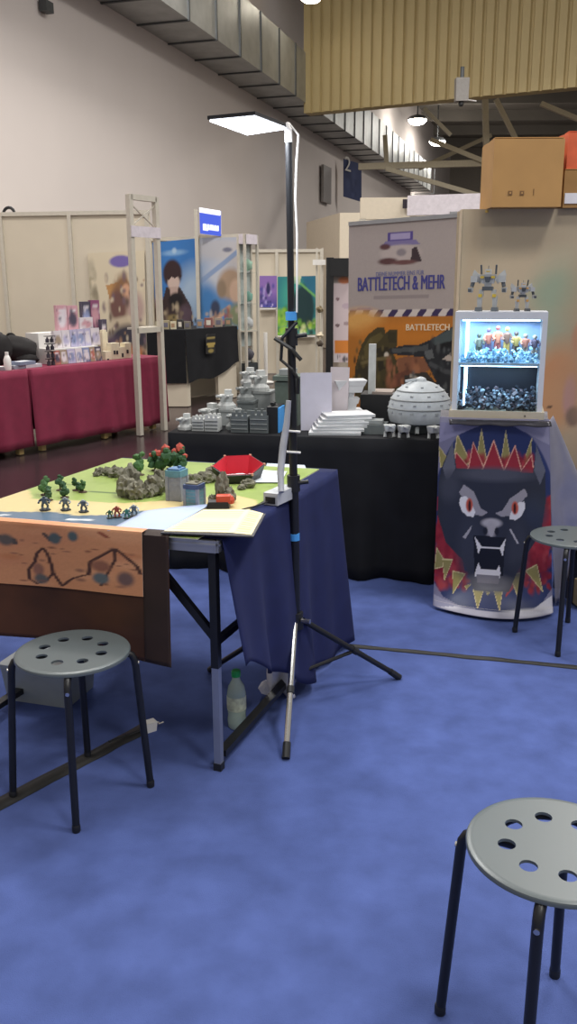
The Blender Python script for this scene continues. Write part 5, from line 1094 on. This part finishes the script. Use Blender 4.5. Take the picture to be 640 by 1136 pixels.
# ------------------------------------------------------------------ glowing display case
a_, b_ = V(.718, 3.885, 0), V(1.09, 3.795, 0); cd = (b_-a_).normalized(); cn = V(-cd.y, cd.x, 0); crz = math.atan2(cd.y, cd.x); CW = (b_-a_).length; CD = .23; CZ = .878; CH = .452
def cp(x, d, z): p = a_ + cd*x + cn*d; return V(p.x, p.y, CZ+z)
M_case = mat('case_frame', '#c6cad2', .4, var=.03); M_caseb = mat('case_base', '#b3aa98', .5, var=.04)
t = thing('display_case', 'small two level display case lit pale blue on the beast print plinth', 'display case', cp(CW/2, CD/2, 0))
MB().box(cp(CW/2, CD/2, .016), (CW+.02, CD+.02, .032), rz=crz).build('base', M_caseb, t, bevel=.004)
MB().box(cp(CW/2, CD/2, CH-.016), (CW, CD, .032), rz=crz).build('top', M_case, t, bevel=.003)
for x in (.011, CW-.011):
    for d in (.011, CD-.011): MB().box(cp(x, d, CH/2), (.022, .022, CH-.064), rz=crz).build('corner_post', M_case, t)
MB().box(cp(CW/2, CD/2, .232), (CW-.01, CD-.01, .012), rz=crz).build('shelf', mat('shelf_ice', '#bcd4e6', .3), t)
MB().box(cp(CW/2, CD-.006, .335), (CW-.044, .006, .195), rz=crz).build('upper_back', mat('case_back_blue', '#9db4dc', .5), t)
MB().box(cp(CW/2, CD-.006, .13), (CW-.044, .006, .195), rz=crz).build('lower_back', mat('case_back_dark', '#0e1524', .5), t)
for nm, x0 in (('side_glass', .004), ('side_glass', CW-.004)): MB().box(cp(x0, CD/2, CH/2), (.004, CD-.05, CH-.066), rz=crz).build(nm, M_glass, t)
MB().box(cp(CW/2, .004, CH/2), (CW-.046, .004, CH-.066), rz=crz).build('front_glass', M_glass, t)
M_led = mat('led_blue', '#ffffff', .5, emit='#9fd4ff', emit_s=7.)
for x, d in ((.05, .04), (.05, CD-.03)):
    for z in (.335, .13): MB().box(cp(x, d, z), (.008, .008, .18), rz=crz).build('light_bar', M_led, t)
MB().box(cp(CW/2, .03, CH-.036), (CW-.06, .012, .006), rz=crz).box(cp(CW/2, .03, .223), (CW-.06, .012, .005), rz=crz).build('light_strip', M_led, t)
MB().lathe([(.003, 0), (.003, .004)], cp(CW-.07, -.012, .014), 8).build('switch', M_blackp, t)
def shards(name, label, n, z0, zh, d0, d1, cols, r0, r1, seed):
    random.seed(seed); m = MB(); ms = [mat('shard'+c, c, .35, var=.05) for c in cols]
    for i in range(n):
        u = random.random(); d = random.uniform(d0, d1); k = (d-d0)/(d1-d0+1e-6)
        c = cp(.03+u*(CW-.06), d, z0 + random.random()*zh*(.25+.75*k)); r = random.uniform(r0, r1); e = Matrix.Rotation(random.uniform(0, 6), 3, Vector((random.random(), random.random(), random.random()+.1)).normalized())
        m.box(c, (r, r*random.uniform(.4, 1), r*random.uniform(.6, 1.6)), R=e, m=random.randrange(len(ms)))
    tag(m.build(name, ms), label, 'rubble', kind='stuff')
shards('ice_gravel', 'pale blue icy gravel heaped on the upper level of the glowing case', 420, .241, .055, .02, .15, ['#a9cfe6', '#c3e0f0', '#86b4d2', '#5d7f98'], .006, .013, 1)
shards('model_heap', 'heap of tiny dark grey and white model parts on the lower level of the glowing case', 520, .036, .085, .02, .2, ['#3e434e', '#5a6272', '#9fb0c0', '#2a2e38', '#6c5f66'], .007, .016, 2)
fig = (('#8b8b7a', '#5c5f52'), ('#b8705c', '#6f5a78'), ('#d08468', '#a85a58'), ('#7d5a4c', '#c4a25a'), ('#b59a5a', '#5c4c44'), ('#c07a66', '#9a8a80'), ('#6c5c6e', '#b8a89a'))
for i, (c1, c2) in enumerate(fig):
    x = .1 + i*.04; h = (.11, .135, .145, .14, .12, .11, .105)[i]; P = cp(x, .17, .24); t = thing('figurine', ('first grey', 'second reddish violet', 'third orange pink', 'fourth brown', 'fifth ochre', 'sixth salmon', 'seventh violet grey')[i] + ' figurine from the left in the upper level of the glowing case', 'figurine', P, group='figurines in the upper level of the case')
    A, B2 = mat('fig'+c1, c1, .5), mat('fig'+c2, c2, .5)
    MB().box(P+V(0, 0, .012), (.03, .03, .022)).build('base', M_blackp, t)
    for s_ in (-1, 1):
        MB().tube([P+V(s_*.008, 0, .02), P+V(s_*.007, 0, h*.55)], [.007, .008], 8).build('leg', B2, t); MB().tube([P+V(s_*.012, 0, h*.82), P+V(s_*.021, -.008, h*.68), P+V(s_*.016, -.02, h*.62)], .0055, 6).build('arm', A, t)
    MB().lathe([(.011, h*.5), (.0145, h*.68), (.015, h*.8), (.006, h*.86)], P, 10).build('torso', A, t, smooth=True); MB().blob(P+V(0, 0, h*.95), .0105, .08, 2).build('head', B2, t, smooth=True)
# robots on the case
def robot(x, d, h, label, c1, c2, c3, rz):
    P = cp(x, d, CH+.0005); t = thing('robot_figure', label, 'robot figure', P, crz+rz); R = Matrix.Rotation(crz+rz, 3, 'Z'); L = lambda X, Y, Z: P + R @ V(X*h, Y*h, Z*h)
    A, B2, C2 = mat('rob'+c1, c1, .4), mat('rob'+c2, c2, .4), mat('rob'+c3, c3, .4)
    for s_ in (-1, 1):
        lg = MB().box(L(s_*.17, .01, .2), (.115*h, .12*h, .26*h), R=R, taper=.75).build('leg', A, t, bevel=.003*h*6)
        MB().box(L(s_*.14, .01, .40), (.1*h, .1*h, .16*h), R=R, taper=.9).build('thigh', A, lg); MB().box(L(s_*.155, -.06, .345), (.08*h, .06*h, .07*h), R=R).build('knee', C2, lg); MB().box(L(s_*.18, -.04, .045), (.13*h, .24*h, .09*h), R=R, taper=1.15).build('foot', B2, lg)
        ar = MB().box(L(s_*.31, 0, .71), (.15*h, .16*h, .14*h), R=R).build('shoulder', A, t, bevel=.01*h); MB().tube([L(s_*.33, 0, .66), L(s_*.36, -.02, .54)], .045*h, 8).build('upper_arm', B2, ar); MB().box(L(s_*.375, -.07, .47), (.11*h, .2*h, .11*h), R=R, taper=.8).build('forearm', A, ar); MB().box(L(s_*.38, -.18, .46), (.07*h, .07*h, .07*h), R=R).build('fist', B2, ar)
        MB().slab([L(s_*.12, .14, .72), L(s_*.34, .18, .92), L(s_*.38, .18, .80), L(s_*.2, .14, .6)], .02*h).build('wing', A, t)
        MB().tube([L(s_*.16, .06, .82), L(s_*.17, .0, 1.02)], .022*h, 8).build('cannon', B2, t)
    MB().box(L(0, .01, .50), (.24*h, .15*h, .09*h), R=R).build('hip', B2, t, bevel=.01*h); MB().box(L(0, .01, .58), (.15*h, .13*h, .1*h), R=R).build('waist', A, t)
    to = MB().box(L(0, 0, .71), (.36*h, .24*h, .2*h), R=R, taper=.7).build('torso', A, t, bevel=.015*h); MB().box(L(0, -.125, .70), (.14*h, .04*h, .12*h), R=R, taper=.6).build('chest_plate', B2, to)
    for s_ in (-1, 1): MB().box(L(s_*.12, -.12, .75), (.08*h, .03*h, .05*h), R=R).build('vent', C2, to)
    he = MB().box(L(0, -.03, .87), (.12*h, .12*h, .11*h), R=R, taper=1.1).build('head', A, t, bevel=.012*h); MB().box(L(0, -.092, .875), (.09*h, .01*h, .025*h), R=R).build('visor', C2, he); MB().bar(L(0, -.05, .92), L(0, -.02, 1.0), .014*h).build('crest', B2, he)
robot(.128, .1, .19, 'larger grey robot figure with yellow knees on top of the glowing case', '#a9acae', '#4f555c', '#c2a83c', -.1)
robot(.275, .1, .128, 'smaller grey robot figure at the right on top of the glowing case', '#a3a5a8', '#3c4046', '#b58a4a', .25)
bpy.context.view_layer.update()

# ------------------------------------------------------------------ light
w = bpy.data.worlds.new('hall_ambient'); S.world = w; w.use_nodes = True
bg = w.node_tree.nodes['Background']; bg.inputs['Color'].default_value = (1, .965, .935, 1); bg.inputs['Strength'].default_value = .4
def area(loc, size, power, col=(1, .95, .88), rot=(0, 0, 0)):
    l = bpy.data.lights.new('hall_and_fill_light', 'AREA'); l.size = size; l.energy = power; l.color = col; l.shape = 'DISK'
    o = bpy.data.objects.new('hall_and_fill_light', l); COL.objects.link(o); o.location = loc; o.rotation_euler = rot
for x, y, e in ((-2, -3, 60), (-2.5, 2, 90), (-2, 8, 400), (-1.5, 14, 420), (3.5, -3, 330), (3.5, 1.5, 330), (4, 7, 300), (5, 12, 300)): area((x, y, 8.5), 1.6, e, (1, .965, .92))
for x, y, z, e in ((8, 16, 6., 520), (12, 32, 9, 700), (20, 32, 9, 700), (10, 45, 9, 700)): area((x, y, z), 2.2, e)  # first: low fill added out of view to brighten the yellow cladding; others: hall lighting
for px, py, Y in ((463, 133, 40), (485, 157, 46)):
    l = bpy.data.lights.new('lamp_light', 'POINT'); l.energy = 180; l.shadow_soft_size = .4; l.color = (1, .95, .88); o = bpy.data.objects.new('lamp_light', l); COL.objects.link(o); o.location = at(px, py, Y) - V(0, 0, .8)
l = bpy.data.lights.new('panel_light', 'AREA'); l.shape = 'RECTANGLE'; l.size = .25; l.size_y = .16; l.energy = 7; l.color = (.9, .95, 1)
o = bpy.data.objects.new('panel_light', l); COL.objects.link(o); o.location = ctr + V(0, 0, -.006); o.rotation_euler = (0, 0, .38+PI/2)
for z, pw in ((.40, 1.6), (.205, .8)):
    l = bpy.data.lights.new('case_light', 'AREA'); l.shape = 'RECTANGLE'; l.size = .28; l.size_y = .12; l.energy = pw; l.color = (.55, .8, 1)
    o = bpy.data.objects.new('case_light', l); COL.objects.link(o); o.location = cp(CW/2, CD/2, z); o.rotation_euler = (0, 0, crz)
vs = S.view_settings; S.display_settings.display_device = 'sRGB'; vs.view_transform = 'Standard'; vs.look = 'None'; vs.gamma = 1; vs.use_curve_mapping = False; vs.exposure = 0.
S.cycles.use_denoising = True; S.cycles.max_bounces = 8; S.cycles.transparent_max_bounces = 12
